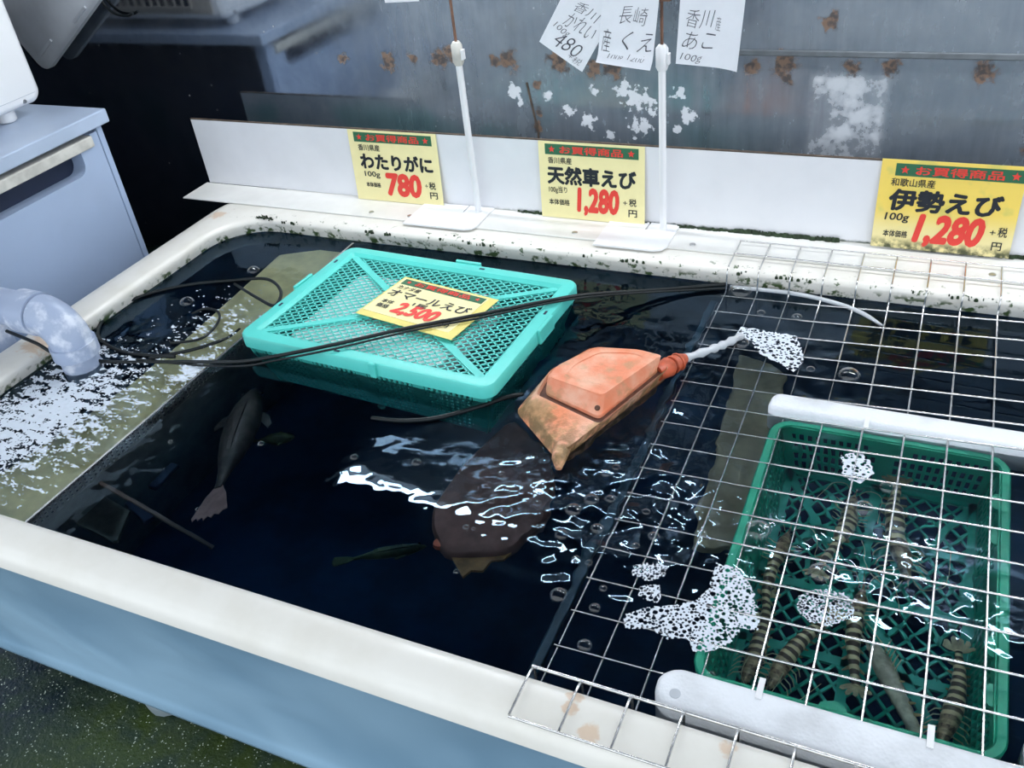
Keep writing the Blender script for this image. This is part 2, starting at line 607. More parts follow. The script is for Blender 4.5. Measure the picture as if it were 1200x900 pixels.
gl = k.n('ShaderNodeBsdfGlossy')
gl.inputs['Roughness'].default_value = 0.05
df = k.n('ShaderNodeBsdfDiffuse')
df.inputs['Color'].default_value = (0.7, 0.75, 0.8, 1)
lw = k.n('ShaderNodeLayerWeight')
lw.inputs['Blend'].default_value = 0.5
mx = k.n('ShaderNodeMixShader')
k.l(k.ramp(lw.outputs['Facing'], 0.25, 0.95, 0.07, 0.85), mx.inputs[0])
m2 = k.n('ShaderNodeMixShader')
k.l(k.ramp(lw.outputs['Facing'], 0.70, 0.98, 0.0, 0.55), m2.inputs[0])
k.l(gl.outputs[0], m2.inputs[1])
k.l(df.outputs[0], m2.inputs[2])
k.l(tr.outputs[0], mx.inputs[1])
k.l(m2.outputs[0], mx.inputs[2])
k.l(mx.outputs[0], k.out.inputs['Surface'])
MT['bubble'] = k.m
k = NT('tube_glow')
k.b.inputs['Emission Color'].default_value = (0.93, 0.97, 1, 1)
k.b.inputs['Emission Strength'].default_value = TUBE_EMIT
MT['tube'] = k.m

# ------------------------------------------------------------------ setting
o = MB().box(-5, 4, -5, YW, -ZR - 0.1, -ZR).build('floor', MT['floor'], base=False)
tag(o, 'wet green stained floor in front of the tank', 'floor', kind='structure')
o = MB().box(-4.5, 3, YW, YW + 0.05, -ZR, 2.1).build('wall_back', MT['wall'], base=False)
tag(o, 'stained mirror-like steel wall with rust spots behind the tank', 'wall', kind='structure')
wall = o
o = MB().box(-4.5, 3, 0.0, YW, 1.62, 1.66).build('ceiling', MT['ceil'], base=False)  # unseen roof, put in to darken what the water and wall reflect
tag(o, 'unseen dark awning roof over the tank', 'ceiling', kind='structure')
mb = MB()
mb.bar((-0.72, YW, 0.225), (-0.705, YW, 0.13), 0.004, 0.003, (0, 1, 0))
mb.bar((-0.705, YW, 0.13), (-0.71, YW, 0.0), 0.004, 0.003, (0, 1, 0))
mb.build('panel_seam', MT['seam'], wall)
MB().box(-0.40, 1.6, YW - 0.004, YW, 0.283, 0.293).build('panel_lip', MT['lip'], wall, bevel=0.0015)

# ------------------------------------------------------------------ tank
OX0, OX1, OY0, OY1 = -1.400, 0.75, 0.434, 1.505
IX0, IX1, IY0, IY1 = -1.315, 0.66, 0.495, 1.335


def orr(d, z, r=0.16):
    return rr(OX0 + d, OX1 - d, OY0 + d, OY1 - d, max(r - d, 0.02), z, 10)


def irr(d, z, r=0.10):
    return rr(IX0 + d, IX1 - d, IY0 + d, IY1 - d, max(r - d, 0.02), z, 10)


tank = thing('fish_tank', 'long blue fibreglass fish tank with wide cream rim', 'tank', (-0.32, 0.97, -ZR))
mb = MB()
mb.loft([irr(-0.012, -0.050), irr(-0.006, -0.022), irr(-0.002, -0.010), irr(-0.006, -0.003), irr(-0.014, 0.0),
         orr(0.030, 0.0), orr(0.014, -0.003), orr(0.005, -0.009), orr(0.001, -0.018), orr(0.0, -0.031), orr(0.012, -0.034)])
mb.build('rim', MT['rim'], tank, smooth=60)
mb = MB()
mb.loft([orr(0.010, -0.030), orr(0.016, -0.045), orr(0.052, -0.318), orr(0.049, -0.326), orr(0.044, -0.340), orr(0.048, -0.354), orr(0.060, -0.362), orr(0.16, -0.364)], cap1=True)
mb.f = [tuple(reversed(f)) for f in mb.f]
mb.build('shell', MT['shell'], tank, smooth=50)
mb = MB()
mb.loft([irr(-0.010, -0.030), irr(0.000, -0.10), irr(0.030, -0.30), irr(0.06, -0.325), irr(0.2, -0.33)], cap1=True)
mb.build('liner', MT['liner'], tank, smooth=50)
for fx, fy in ((-0.96, 0.535), (-0.1, 0.53), (0.6, 0.53), (-1.2, 1.35), (0.6, 1.35)):
    mb = MB()
    mb.loft([[(fx + r * math.cos(a * math.pi / 8), fy + r * math.sin(a * math.pi / 8), z) for a in range(16)] for r, z in ((0.025, -ZR), (0.034, -ZR + 0.01), (0.038, -0.385), (0.038, -0.362))], cap0=True, cap1=True)
    mb.build('foot', MT['foot'], tank, smooth=50)

# water body
mb = MB()
wl = lambda d, z: irr(d, z, 0.10)
mb.loft([wl(0.010, -0.338), wl(-0.012, -0.20), wl(-0.008, WZ)], cap0=True, cap1=True)
water = mb.build('tank_water', MT['water'], base=True)
tag(water, 'dark rippled water filling the fish tank', 'water', kind='stuff')

# splash board: an L-profile strip standing on the rear rim
sb = thing('splash_board', 'long white angled strip standing on the rear rim of the tank', 'board', (-0.4, 1.43, 0.0))
MB().box(-1.492, 0.80, 1.470, 1.474, 0.0035, 0.150).build('upright', MT['board'], sb, bevel=0.0008)
MB().box(-1.500, 0.80, 1.386, 1.4695, 0.0005, 0.0035).build('flange', MT['flange'], sb, bevel=0.0008)
MB().box(-1.492, 0.80, 1.4695, 1.4745, 0.150, 0.152).build('top_edge', MT['seam'], sb)
for sx in (-1.02, -0.93, -0.58, -0.36, 0.11):
    mb = MB()
    mb.loft([[(sx + r * math.cos(a * math.pi / 5), 1.405 + r * math.sin(a * math.pi / 5), z) for a in range(10)] for r, z in ((0.0055, 0.0035), (0.005, 0.005), (0.002, 0.0055))], cap1=True)
    mb.build('screw', MT['screw'], sb, smooth=60)
# algae line where board and flange meet
mb = MB()
x = -0.72
while x < 0.78:
    if mn.noise(Vector((x * 6, 0, 0))) > -0.35:
        s = random.uniform(0.0015, 0.007)
        y = 1.4685 - random.uniform(0, 0.004)
        hh = random.uniform(0.001, 0.005) + (0.003 if x > -0.3 else 0)
        mb.loft([[(x + s * math.cos(a * math.pi / 3), y + s * 0.55 * min(math.sin(a * math.pi / 3), 0.1), 0.0036) for a in range(6)],
                 [(x + s * .6 * math.cos(a * math.pi / 3), y + 0.0006 + s * 0.3 * min(math.sin(a * math.pi / 3), 0.1), 0.0036 + hh) for a in range(6)]], cap1=True)
    x += 0.0025
mb.build('algae_line', MT['algae'], sb, smooth=180, kind='stuff')
# algae tufts along the inner edge of the rear rim
mb = MB()
for i in range(200):
    x = random.uniform(-1.2, 0.6)
    if mn.noise(Vector((x * 7, 3, 0))) < 0.0:
        continue
    y = 1.3385 + (random.uniform(-0.003, 0.004) if random.random() < 0.9 else random.uniform(0, 0.014))
    s = random.uniform(0.0008, 0.0036)
    z = 0.0 if y > 1.345 else -0.004
    mb.loft([[(x + q * s * math.cos(a * math.pi / 3 + i), y + q * s * 0.7 * math.sin(a * math.pi / 3 + i), z + h) for a in range(6)] for q, h in ((1, -0.003), (0.8, 0.001), (0.3, 0.0022))], cap1=True)
for i in range(40):
    px = random.gauss(0, 0.010)
    a = Vector((-1.243 + px, 1.343 + random.uniform(-.006, .006), -0.003))
    mb.tube([a, a + Vector((random.uniform(-.008, .008), random.uniform(-.012, .002), 0.006))], [0.0018, 0.0006], 4)
mb.build('algae_tuft', MT['algae'], tank, smooth=180, kind='stuff')

# ------------------------------------------------------------------ tall stands behind the tank
def pop_stand(name, label, X, Y, x0, x1, y0, y1, plate_z=0.0036):
    t = thing(name, label, 'stand', (X, Y, plate_z), 'white pole stands on the rear rim')
    poly = [(x0, y0), (x1 - 0.02, y0), (x1 - 0.006, y0 + 0.006), (x1, y0 + 0.02), (x1, y1), (X + 0.006, y1), (X - 0.028, y1), (X - 0.028, y1 - 0.03), (X - 0.031, y1 - 0.03), (X - 0.031, y1), (x0, y1)]
    MB().prism(poly, lambda p: (p[0], p[1], plate_z + 0.0002), lambda p: (p[0], p[1], plate_z + 0.0032)).build('base_plate', MT['white'], t)
    MB().tube([(X, Y, plate_z + 0.003), (X, Y, 0.305)], 0.0062, 12).build('pole', MT['white'], t, smooth=60)
    mb = MB()
    mb.loft([[(X + rx * math.cos(a * math.pi / 8), Y + ry * math.sin(a * math.pi / 8), z) for a in range(16)] for rx, ry, z in ((0.0075, 0.0075, 0.290), (0.0105, 0.009, 0.296), (0.0105, 0.009, 0.325), (0.006, 0.006, 0.331))], cap0=True, cap1=True)
    c = mb.build('connector', MT['cream' if X < -0.6 else 'white'], t, smooth=40)
    MB().box(X + 0.0085, X + 0.0135, Y - 0.006, Y + 0.004, 0.300, 0.318).build('clamp_tab', MT['white'], c, bevel=0.001)
    MB().tube([(X, Y, 0.328), (X, Y, 0.80)], 0.0026, 8).build('rod', MT['rust'], t, smooth=60)
    return t


pop_stand('pole_stand', 'white pole stand left of the middle price card, thin rusty rod on top', -0.797, 1.447, -0.925, -0.772, 1.368, 1.4675)
st2 = pop_stand('pole_stand', 'white pole stand right of the middle price card, carrying handwritten sheets', -0.425, 1.447, -0.53, -0.40, 1.364, 1.4675)
MB().bar((-0.62, 1.437, 0.452), (-0.27, 1.437, 0.452), 0.010, 0.014, (0, 0, 1)).build('clip_arm', MT['rust'], st2, bevel=0.002)
MB().box(-0.438, -0.408, 1.4365, 1.452, 0.398, 0.412).build('clip', MT['rust'], st2, bevel=0.002)

# ------------------------------------------------------------------ lettering
_txt = {}


def text_geo(body, bold=0.0, shear=0.0):
    key = (body, bold, shear)
    if key in _txt:
        return _txt[key]
    cu = bpy.data.curves.new('t', 'FONT')
    cu.body = body
    cu.size = 1.0
    cu.shear = shear
    if bold < 0:
        cu.offset = bold
    cu.resolution_u = 3
    cu.fill_mode = 'FRONT'
    ob = bpy.data.objects.new('t', cu)
    col.objects.link(ob)
    dg = bpy.context.evaluated_depsgraph_get()
    me = bpy.data.meshes.new_from_object(ob.evaluated_get(dg))
    vs = np.array([v.co[:] for v in me.vertices])
    fs = [tuple(p.vertices) for p in me.polygons]
    bpy.data.objects.remove(ob)
    bpy.data.curves.remove(cu)
    bpy.data.meshes.remove(me)
    if bold > 0:          # heavy strokes: the same glyph laid down again around a small circle
        n0 = len(vs)
        f0 = list(fs)
        allv = [vs]
        for i in range(8):
            an = i * math.pi / 4
            allv.append(vs + np.array([bold * math.cos(an), bold * math.sin(an), i + 1.0]))
            fs = fs + [tuple(q + n0 * (i + 1) for q in f) for f in f0]
        vs = np.concatenate(allv)
    lo, hi = vs.min(0), vs.max(0)
    vs = np.concatenate([(vs[:, :2] - lo[:2]) / np.maximum(hi[:2] - lo[:2], 1e-6), vs[:, 2:3] * 0.00003], axis=1)
    _txt[key] = (vs, fs)
    return _txt[key]


def lettering(parent, body, rect, size, mat, bold=0.0, shear=0.0, z=0.0006, fz=None, name='lettering', skew=0.0):
    """rect = u0,v0,u1,v1 as fractions of the card, v down"""
    w, h = size
    vs, fs = text_geo(body, bold, shear)
    u0, v0, u1, v1 = rect
    pts = []
    for a, b, lay in vs:
        x = (u0 + (u1 - u0) * a) * w
        y = (1 - (v1 + (v0 - v1) * b)) * h + skew * (x - u0 * w)
        pts.append((x, y, (fz(x, y) if fz else 0.0) + z + lay))
    mb = MB()
    mb.add(pts, fs)
    return mb.build(name, mat, parent, world=False)


def star(parent, cu, cv, r, size, mat, z=0.0008):
    w, h = size
    cx, cy = cu * w, (1 - cv) * h
    vs = [(cx, cy, z)]
    for i in range(10):
        q = r if i % 2 == 0 else r * 0.42
        a = math.pi / 2 + i * math.pi / 5
        vs.append((cx + q * math.cos(a), cy + q * math.sin(a), z))
    mb = MB()
    mb.add(vs, [(0, 1 + i, 1 + (i + 1) % 10) for i in range(10)])
    return mb.build('star', mat, parent, world=False)


def price_card(label, loc, rot, size, rows, face, header=(0.065, 0.03, 0.945, 0.165), backing=None):
    t = thing('price_card', label, 'price card', loc, 'yellow price cards', rot)
    w, h = size
    MB().box(0, w, 0, h, -0.0008, 0).build('card', face, t, world=False)
    if backing:
        MB().box(*backing, -0.0016, -0.0009).build('sleeve', MT['yel3'], t, world=False)
    u0, v0, u1, v1 = header
    MB().box(u0 * w, u1 * w, (1 - v1) * h, (1 - v0) * h, 0.0, 0.0004).build('header_band', MT['band'], t, world=False)
    hw = u1 - u0
    vm = (v0 + v1) / 2
    star(t, u0 + 0.075 * hw, vm, h * 0.048, size, MT['redink'])
    star(t, u1 - 0.075 * hw, vm, h * 0.048, size, MT['redink'])
    lettering(t, 'お買得商品', (u0 + .16 * hw, v0 + .018, u1 - .16 * hw, v1 - .018), size, MT['redink'], 0.022, z=0.0008)
    for body, rect, mat, bold, shear in rows:
        lettering(t, body, rect, size, MT[mat], bold, shear)
    return t


L5 = math.radians(86)
A5 = (0.203, 0.146)
rows1 = [('香川県産', (.10, .195, .35, .285), 'ink', .012, 0), ('わたりがに', (.10, .315, .93, .545), 'ink', .042, 0), ('100g', (.13, .575, .31, .675), 'ink', .012, 0), ('本体価格', (.13, .735, .30, .805), 'ink', .020, 0),
         ('780', (.37, .575, .775, .915), 'redink', .050, 0.08), ('+', (.815, .70, .85, .75), 'ink', 0, 0), ('税', (.86, .665, .935, .77), 'ink', .015, 0), ('円', (.86, .81, .945, .905), 'ink', .015, 0)]
price_card('yellow price card reading 780, left of both pole stands', (-1.083, 1.4575, 0.0045), (L5, 0, 0), A5, rows1, MT['yel'])
rows2 = [('香川県産', (.09, .195, .32, .28), 'ink', .012, 0), ('天然車えび', (.075, .305, .925, .55), 'ink', .042, 0), ('100g当り', (.085, .575, .265, .675), 'ink', .008, 0), ('本体価格', (.08, .745, .285, .825), 'ink', .016, 0),
         ('1,280', (.355, .565, .765, .945), 'redink', .050, 0.10), ('+', (.80, .70, .84, .75), 'ink', 0, 0), ('税', (.855, .665, .925, .765), 'ink', .015, 0), ('円', (.85, .81, .93, .905), 'ink', .015, 0)]
price_card('yellow price card reading 1,280 between the two pole stands', (-0.666, 1.4575, 0.0045), (L5, 0, 0), A5, rows2, MT['yel'])
rows3 = [('和歌山県産', (.085, .20, .40, .29), 'ink', .012, 0), ('伊勢えび', (.085, .315, .89, .565), 'ink', .042, 0.05), ('100g', (.075, .59, .255, .70), 'ink', .016, 0.1), ('本体価格', (.08, .79, .26, .87), 'ink', .018, 0.05),
         ('1,280', (.295, .575, .80, .96), 'redink', .050, 0.22), ('+', (.835, .70, .875, .75), 'ink', 0, 0), ('税', (.89, .66, .955, .77), 'ink', .015, 0), ('円', (.865, .83, .935, .925), 'ink', .015, 0)]
price_card('algae-stained darker yellow price card reading 1,280 at the right end', (-0.074, 1.4565, 0.0075), (L5, 0, 0), (0.205, 0.148), rows3, MT['stained'], header=(.105, .04, 1.0, .175))

# ------------------------------------------------------------------ handwritten sheets on the second stand
def sheet(label, loc, rotz, size, bend, rows, name='paper_sheet'):
    w, h = size
    t = thing(name, label, 'paper', loc, 'handwritten price sheets', (math.radians(90), 0, 0))
    c, s = math.cos(rotz), math.sin(rotz)
    n = 14
    vs = []
    for zoff in (0.0, -0.0004):
        for j in range(n + 1):
            for i in range(n + 1):
                x, y = w * i / n, h * j / n
                vs.append((c * x - s * y, s * x + c * y, bend(x, y) + zoff))
    q = (n + 1) ** 2
    fs = []
    for j in range(n):
        for i in range(n):
            a = j * (n + 1) + i
            fs.append((a, a + 1, a + n + 2, a + n + 1))
            fs.append((q + a + n + 1, q + a + n + 2, q + a + 1, q + a))
    mb = MB()
    mb.add(vs, fs)
    mb.build('sheet', MT['paper'], t, world=False, smooth=180)
    for body, rect, shear in rows:
        lv, lf = text_geo(body, -0.014, shear)
        pts = []
        for a, b, lay in lv:
            x = (rect[0] + (rect[2] - rect[0]) * a) * w
            y = (1 - (rect[3] + (rect[1] - rect[3]) * b)) * h
            y += 0.0015 * math.sin(x * 160) + 0.04 * x
            pts.append((c * x - s * y, s * x + c * y, bend(x, y) + 0.0006))
        mb = MB()
        mb.add(pts, lf)
        mb.build('handwriting', MT['pen'], t, world=False)
    return t


sheet('tilted white sheet with handwriting, leftmost of the three hanging sheets', (-0.631, 1.4315, 0.337), math.radians(-33), (0.088, 0.150), lambda x, y: 0.0015 * math.sin(x * 25),
      [('香川', (.30, .36, .80, .48), .2), ('かれい', (.24, .50, .86, .68), .35), ('100g', (.10, .70, .46, .79), .3), ('480', (.24, .76, .80, .93), .35), ('+税', (.62, .90, .90, .98), .2)])
sheet('white handwritten sheet with its lower edge curled up, middle of the three hanging sheets', (-0.528, 1.4285, 0.309), math.radians(-7), (0.092, 0.150), lambda x, y: 0.010 * max(0, (0.018 - y) / 0.018) ** 2 + 0.001 * math.sin(x * 40),
      [('長崎', (.34, .40, .84, .58), .2), ('産', (.05, .66, .22, .90), .1), ('くえ', (.42, .66, .96, .86), .3), ('100g 1200', (.18, .90, .86, .98), .35)])
sheet('white handwritten sheet with a bulging right side, rightmost of the three hanging sheets', (-0.399, 1.4345, 0.305), math.radians(-4), (0.100, 0.150), lambda x, y: 0.012 * max(0, (x - 0.055) / 0.045) ** 2 * (1 - y / 0.2),
      [('香川', (.12, .44, .56, .62), .25), ('産', (.58, .50, .66, .64), .1), ('あこ', (.08, .66, .60, .84), .3), ('100g', (.06, .89, .42, .98), .3)])
sheet('small white sheet just peeking in at the top edge left of the hanging sheets', (-0.925, 1.4415, 0.397), math.radians(2), (0.07, 0.10), lambda x, y: 0.001 * math.sin(x * 40), [])

# ------------------------------------------------------------------ cabinet, white oven, grey panel on the left
cab = thing('cabinet', 'blue-grey cabinet with a long slot handle left of the tank', 'cabinet', (-1.83, 0.98, -ZR))
CX = -1.5375
MB().box(-3.4, CX, 0.62, 1.302, 0.204, 0.232).build('worktop', MT['cabtop'], cab, bevel=0.003)
MB().box(-3.38, CX - 0.045, 0.64, 1.268, -ZR, 0.204).build('body', MT['cab'], cab, bevel=0.002)
mb = MB()
nt = []
y1, y0 = 1.214, 0.70
zt, zb = 0.171, 0.128
for a in range(7):
    nt.append((y1 - 0.022 + 0.022 * math.cos(-a * math.pi / 12), zb + 0.022 + 0.022 * math.sin(-a * math.pi / 12)))
poly = [(0.645, -0.38), (1.268, -0.38), (1.268, 0.196), (1.250, 0.196), (1.250, zt), (y1, zt)] + nt + [(y0, zb), (y0, zt), (0.645, zt)]
mb.prism(poly, lambda p: (CX - 0.043, p[0], p[1]), lambda p: (CX - 0.010, p[0], p[1]))
dr = mb.build('door', MT['cab'], cab)
MB().box(CX - 0.040, CX - 0.004, 0.650, 1.249, 0.172, 0.194).build('handle_rail', MT['cream'], dr, bevel=0.002)
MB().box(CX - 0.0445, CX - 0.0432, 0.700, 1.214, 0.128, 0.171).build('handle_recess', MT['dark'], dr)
MB().box(CX - 0.0425, CX - 0.009, 1.270, 1.284, -0.42, 0.203).build('edge_post', MT['cab'], cab, bevel=0.002)

MB().box(-3.38, CX - 0.05, 1.2682, 1.276, -0.42, 0.203).build('back_shade_panel', MT['dark'], cab)  # near-black sheet: the shade behind the cabinet put into its colour
oven = thing('oven', 'white rounded metal oven standing on the blue-grey cabinet', 'oven', (-1.87, 1.05, 0.232))
OXF = -1.662
mb = MB()
lp = []
for d, x in ((0.012, OXF), (0.004, OXF - 0.004), (0.0, OXF - 0.012), (0.0, -2.45), (0.012, -2.46)):
    lp.append([(x, q[0], q[1]) for q in rr(0.80 + d, 1.272 - d, 0.256 + d, 0.56 - d, 0.022, 0, 7)])
mb.loft(lp, cap0=True, cap1=True)
mb.f = [tuple(reversed(f)) for f in mb.f]
ob = mb.build('body', MT['appl'], oven, smooth=50)
MB().box(OXF - 0.001, OXF + 0.0008, 0.82, 1.255, 0.2755, 0.2763).build('seam', MT['greyp'], ob)
for sy in (1.225, 1.02):
    MB().tube([(OXF - 0.001, sy, 0.2665), (OXF + 0.002, sy, 0.2665)], [0.0045, 0.0035], 10).build('screw', MT['screw'], ob, smooth=60)
for fx, fy in ((-1.70, 1.20), (-1.70, 0.86), (-2.40, 1.20), (-2.40, 0.86)):
    mb = MB()
    mb.loft([[(fx + r * math.cos(a * math.pi / 8), fy + r * math.sin(a * math.pi / 8), z) for a in range(16)] for r, z in ((0.015, 0.2325), (0.018, 0.236), (0.018, 0.258))], cap0=True, cap1=True)
    mb.build('foot', MT['appl'], oven, smooth=50)
bk = MB().box(-2.43, OXF - 0.025, 1.272, 1.276, 0.272, 0.545).build('back_plate', MT['tan'], oven, bevel=0.002)
MB().box(-2.40, OXF - 0.09, 1.2761, 1.2772, 0.292, 0.37).build('vent_recess', MT['dark'], bk)
x = -2.40
while x < OXF - 0.085:
    MB().box(x - 0.003, x + 0.003, 1.2773, 1.281, 0.292, 0.37).build('vent_slat', MT['tan'], bk)
    x += 0.026
MB().box(-2.403, OXF - 0.087, 1.2773, 1.281, 0.286, 0.292).build('vent_slat', MT['tan'], bk)

mb = MB()
pa = math.radians(33)
c, s = math.cos(pa), math.sin(pa)
lp = []
for d, yy in ((0.006, 1.535), (0.0, 1.531), (0.0, 1.517), (0.006, 1.512)):
    lp.append([(-1.945 + c * q[0] - s * q[1], yy, 0.222 + s * q[0] + c * q[1]) for q in rr(d, 0.34 - d, d, 0.26 - d, 0.03, 0, 7)])
mb.loft(lp, cap0=True, cap1=True)
gp = thing('plastic_tray', 'tilted grey plastic tray with rounded corners propped against the steel wall', 'tray', (-1.945, 1.52, 0.222))
ob = mb.build('panel', MT['greyp'], gp, smooth=40)
for (u0, v0), (u1, v1) in (((.035, .03), (.10, .03)), ((.20, .012), (.26, .012))):
    MB().bar((-1.945 + c * u0 - s * v0, 1.511, .222 + s * u0 + c * v0), (-1.945 + c * u1 - s * v1, 1.511, .222 + s * u1 + c * v1), 0.006, 0.006, (0, 1, 0)).build('rib', MT['greyp'], gp, bevel=0.001)
hp = smooth_path([(-1.735, 1.553, 0.62), (-1.735, 1.553, 0.42), (-1.725, 1.552, 0.375), (-1.70, 1.552, 0.350), (-1.665, 1.552, 0.345), (-1.645, 1.552, 0.350)], 6)

# ------------------------------------------------------------------ fluorescent lamps on the wall, above the picture
for x0, x1, lb in ((-1.36, -0.40, 'long fluorescent lamp on the wall above the left half of the tank'), (-0.12, 0.84, 'long fluorescent lamp on the wall above the right half of the tank')):
    t = thing('fluorescent_lamp', lb, 'lamp', ((x0 + x1) / 2, 1.47, 0.79), 'fluorescent lamps on the wall')
    MB().box(x0 - 0.03, x1 + 0.03, 1.505, YW - 0.001, 0.79, 0.83).build('housing', MT['white'], t, bevel=0.004)
    MB().tube([(x0, 1.47, 0.80), (x1, 1.47, 0.80)], 0.014, 14).build('tube', MT['tube'], t, smooth=60)
    for xe in (x0, x1):
        MB().box(xe - 0.012, xe + 0.012, 1.452, 1.506, 0.782, 0.822).build('socket', MT['white'], t, bevel=0.003)

# ------------------------------------------------------------------ grey pipe
pp = thing('inlet_pipe', 'grey plastic elbow pipe pouring into the left compartment', 'pipe', (-1.30, 0.83, 0.0))
PR = 0.034
hd = Vector((-1, 0.17, 0)).normalized()
R0 = 0.048
cz = 0.062
ax = at(97, 428, -0.03)
far = at(0, 358, 0.062)
hd = Vector((far.x - ax.x, far.y - ax.y, 0)).normalized()
elb = []
for a in range(11):
    th = a / 10 * math.pi / 2
    e = Vector((ax.x, ax.y, 0)) + hd * (R0 * (1 - math.sin(th)))
    elb.append((e.x, e.y, cz - R0 * (1 - math.cos(th))))
start = Vector(elb[0])
rn = start + hd * (((start.x + 1.468) / -hd.x) - 0.05)
bend = [rn + hd * (0.05 * math.sin(a * math.pi / 16)) - Vector((0, 0, 0.05 * (1 - math.cos(a * math.pi / 16)))) for a in range(9)]
MB().tube([start + hd * 0.02] + bend + [bend[-1] - Vector((0, 0, 0.40))], PR - 0.003, 24).build('run', MT['pvc'], pp, smooth=50)
MB().tube(elb, PR, 24).build('elbow', MT['pvc'], pp, smooth=50)
MB().tube([start + hd * 0.045, start + hd * 0.001], PR + 0.003, 24).build('collar', MT['pvc'], pp, smooth=50)
e = Vector(elb[-1])
MB().tube([e + Vector((0, 0, 0.004)), e - Vector((0, 0, 0.020))], PR + 0.0035, 24).build('collar', MT['pvc'], pp, smooth=50)
MB().tube([e - Vector((0, 0, 0.018)), e - Vector((0, 0, 0.085))], PR - 0.003, 24, cap=False).build('spout', MT['pvc'], pp, smooth=50)

# ------------------------------------------------------------------ left compartment
pt = thing('perforated_partition', 'thin perforated upright sheet dividing off the left compartment', 'partition', (-1.022, 0.92, -0.322))
PX0 = -1.022
MB().prism([(0.552, -0.322), (1.278, -0.322), (1.325, -0.062), (0.505, -0.062)], lambda p: (PX0 - 0.0015, p[0], p[1]), lambda p: (PX0 + 0.0015, p[0], p[1])).build('sheet', MT['perf'], pt)
mb = MB()
y = 0.50
while y < 1.325:
    mb.box(PX0 - 0.001, PX0 + 0.001, y, y + 0.0045, -0.062, -0.030)
    y += 0.009
for z in (-0.062, -0.051, -0.040):
    mb.box(PX0 - 0.001, PX0 + 0.001, 0.50, 1.325, z, z + 0.0045)
mb.build('perforated_band', MT['perf'], pt)
MB().box(PX0 - 0.0021, PX0 - 0.0013, 0.505, 1.325, -0.062, -0.031).build('mesh_backing', MT['dark'], pt)
MB().box(PX0 - 0.002, PX0 + 0.002, 0.497, 1.328, -0.0295, -0.0265).build('top_edge', MT['steel'], pt)
mb = MB()
mb.prism([(-1.026, 0.50), (-1.026, 1.32), (-1.10, 1.32), (-1.175, 1.28), (-1.165, 1.15), (-1.15, 0.95), (-1.155, 0.75), (-1.19, 0.50)][::-1], lambda p: (-1.10 + (p[0] + 1.10) * 0.9 + 0.002, 0.91 + (p[1] - 0.91) * 0.88, -0.320), lambda p: (p[0], p[1], -0.066))
tag(mb.build('ledge', MT['sand'], bevel=0.006), 'beige submerged ledge along the perforated partition', 'ledge')


def froth(name, label, x0, x1, y0, y1, dens, step=0.0017, sx=38.0, sy=85.0):
    mb = MB()
    idx = {}
    nx, ny = int((x1 - x0) / step), int((y1 - y0) / step)

    def vid(i, j):
        if (i, j) not in idx:
            x, y = x0 + i * step, y0 + j * step
            hh = 0.0012 + 0.002 * max(0, mn.noise(Vector((x * 160, y * 160, 5))))
            idx[(i, j)] = len(mb.v)
            mb.v.append((x + 0.0008 * mn.noise(Vector((x * 300, y * 300, 1))), y + 0.0008 * mn.noise(Vector((x * 300, y * 300, 9))), WZ + hh))
        return idx[(i, j)]
    for j in range(ny):
        for i in range(nx):
            x, y = x0 + (i + .5) * step, y0 + (j + .5) * step
            d = dens(x, y)
            if d <= 0:
                continue
            q = 0.45 * mn.noise(Vector((x * sx, y * sy, 0))) + 0.35 * mn.noise(Vector((x * sx * 2.7, y * sy * 2.3, 4))) + 0.35 * mn.noise(Vector((x * sx * 6.5, y * sy * 4.5, 8)))
            if q > 0.62 - d:
                mb.f.append((vid(i, j), vid(i + 1, j), vid(i + 1, j + 1), vid(i, j + 1)))
    o = mb.build(name, MT['froth'], smooth=180)
    return tag(o, label, 'foam', kind='stuff')


def dens_left(x, y):
    if x > -1.035 or (x + 1.236) ** 2 + (y - 0.815) ** 2 < 0.0312 ** 2:
        return 0
    d = math.hypot((x + 1.20) * 1.0, (y - 0.70) * 0.8)
    return max(0, 0.93 - d * 3.3)


froth('water_froth', 'white froth spreading on the water below the grey pipe', -1.312, -1.035, 0.50, 0.92, dens_left)


def dens_streak(x, y):
    d = math.hypot((x + 1.10) * 1.3, (y - 0.98) * 1.0)
    return max(0, 0.56 - d * 2.4) if x < -1.03 else 0


froth('water_froth', 'loose white froth flecks inside the loop of black hose', -1.29, -1.03, 0.85, 1.14, dens_streak)


def dens_part(x, y):
    if x > -1.026:
        return 0
    return max(0, 0.95 - 13 * math.hypot((x + 1.045) * 1.3, (y - 0.865) * 0.6))


froth('water_froth', 'white froth gathered against the perforated partition', -1.12, -1.026, 0.76, 0.97, dens_part)

# ------------------------------------------------------------------ teal lidded basket
A3 = math.radians(-3.0)
bk = thing('lidded_basket', 'teal plastic basket with latticed lid floating in the tank', 'basket', (-0.747, 1.080, -0.16), rot=(0, 0, A3))
bz = 0.16     # local height of the rim level
LW, LH = 0.236, 0.162
mb = MB()


def lr(d, z, r=0.022):
    return rr(-LW + d, LW - d, -LH + d, LH - d, max(r - d, 0.006), z + bz, 6)


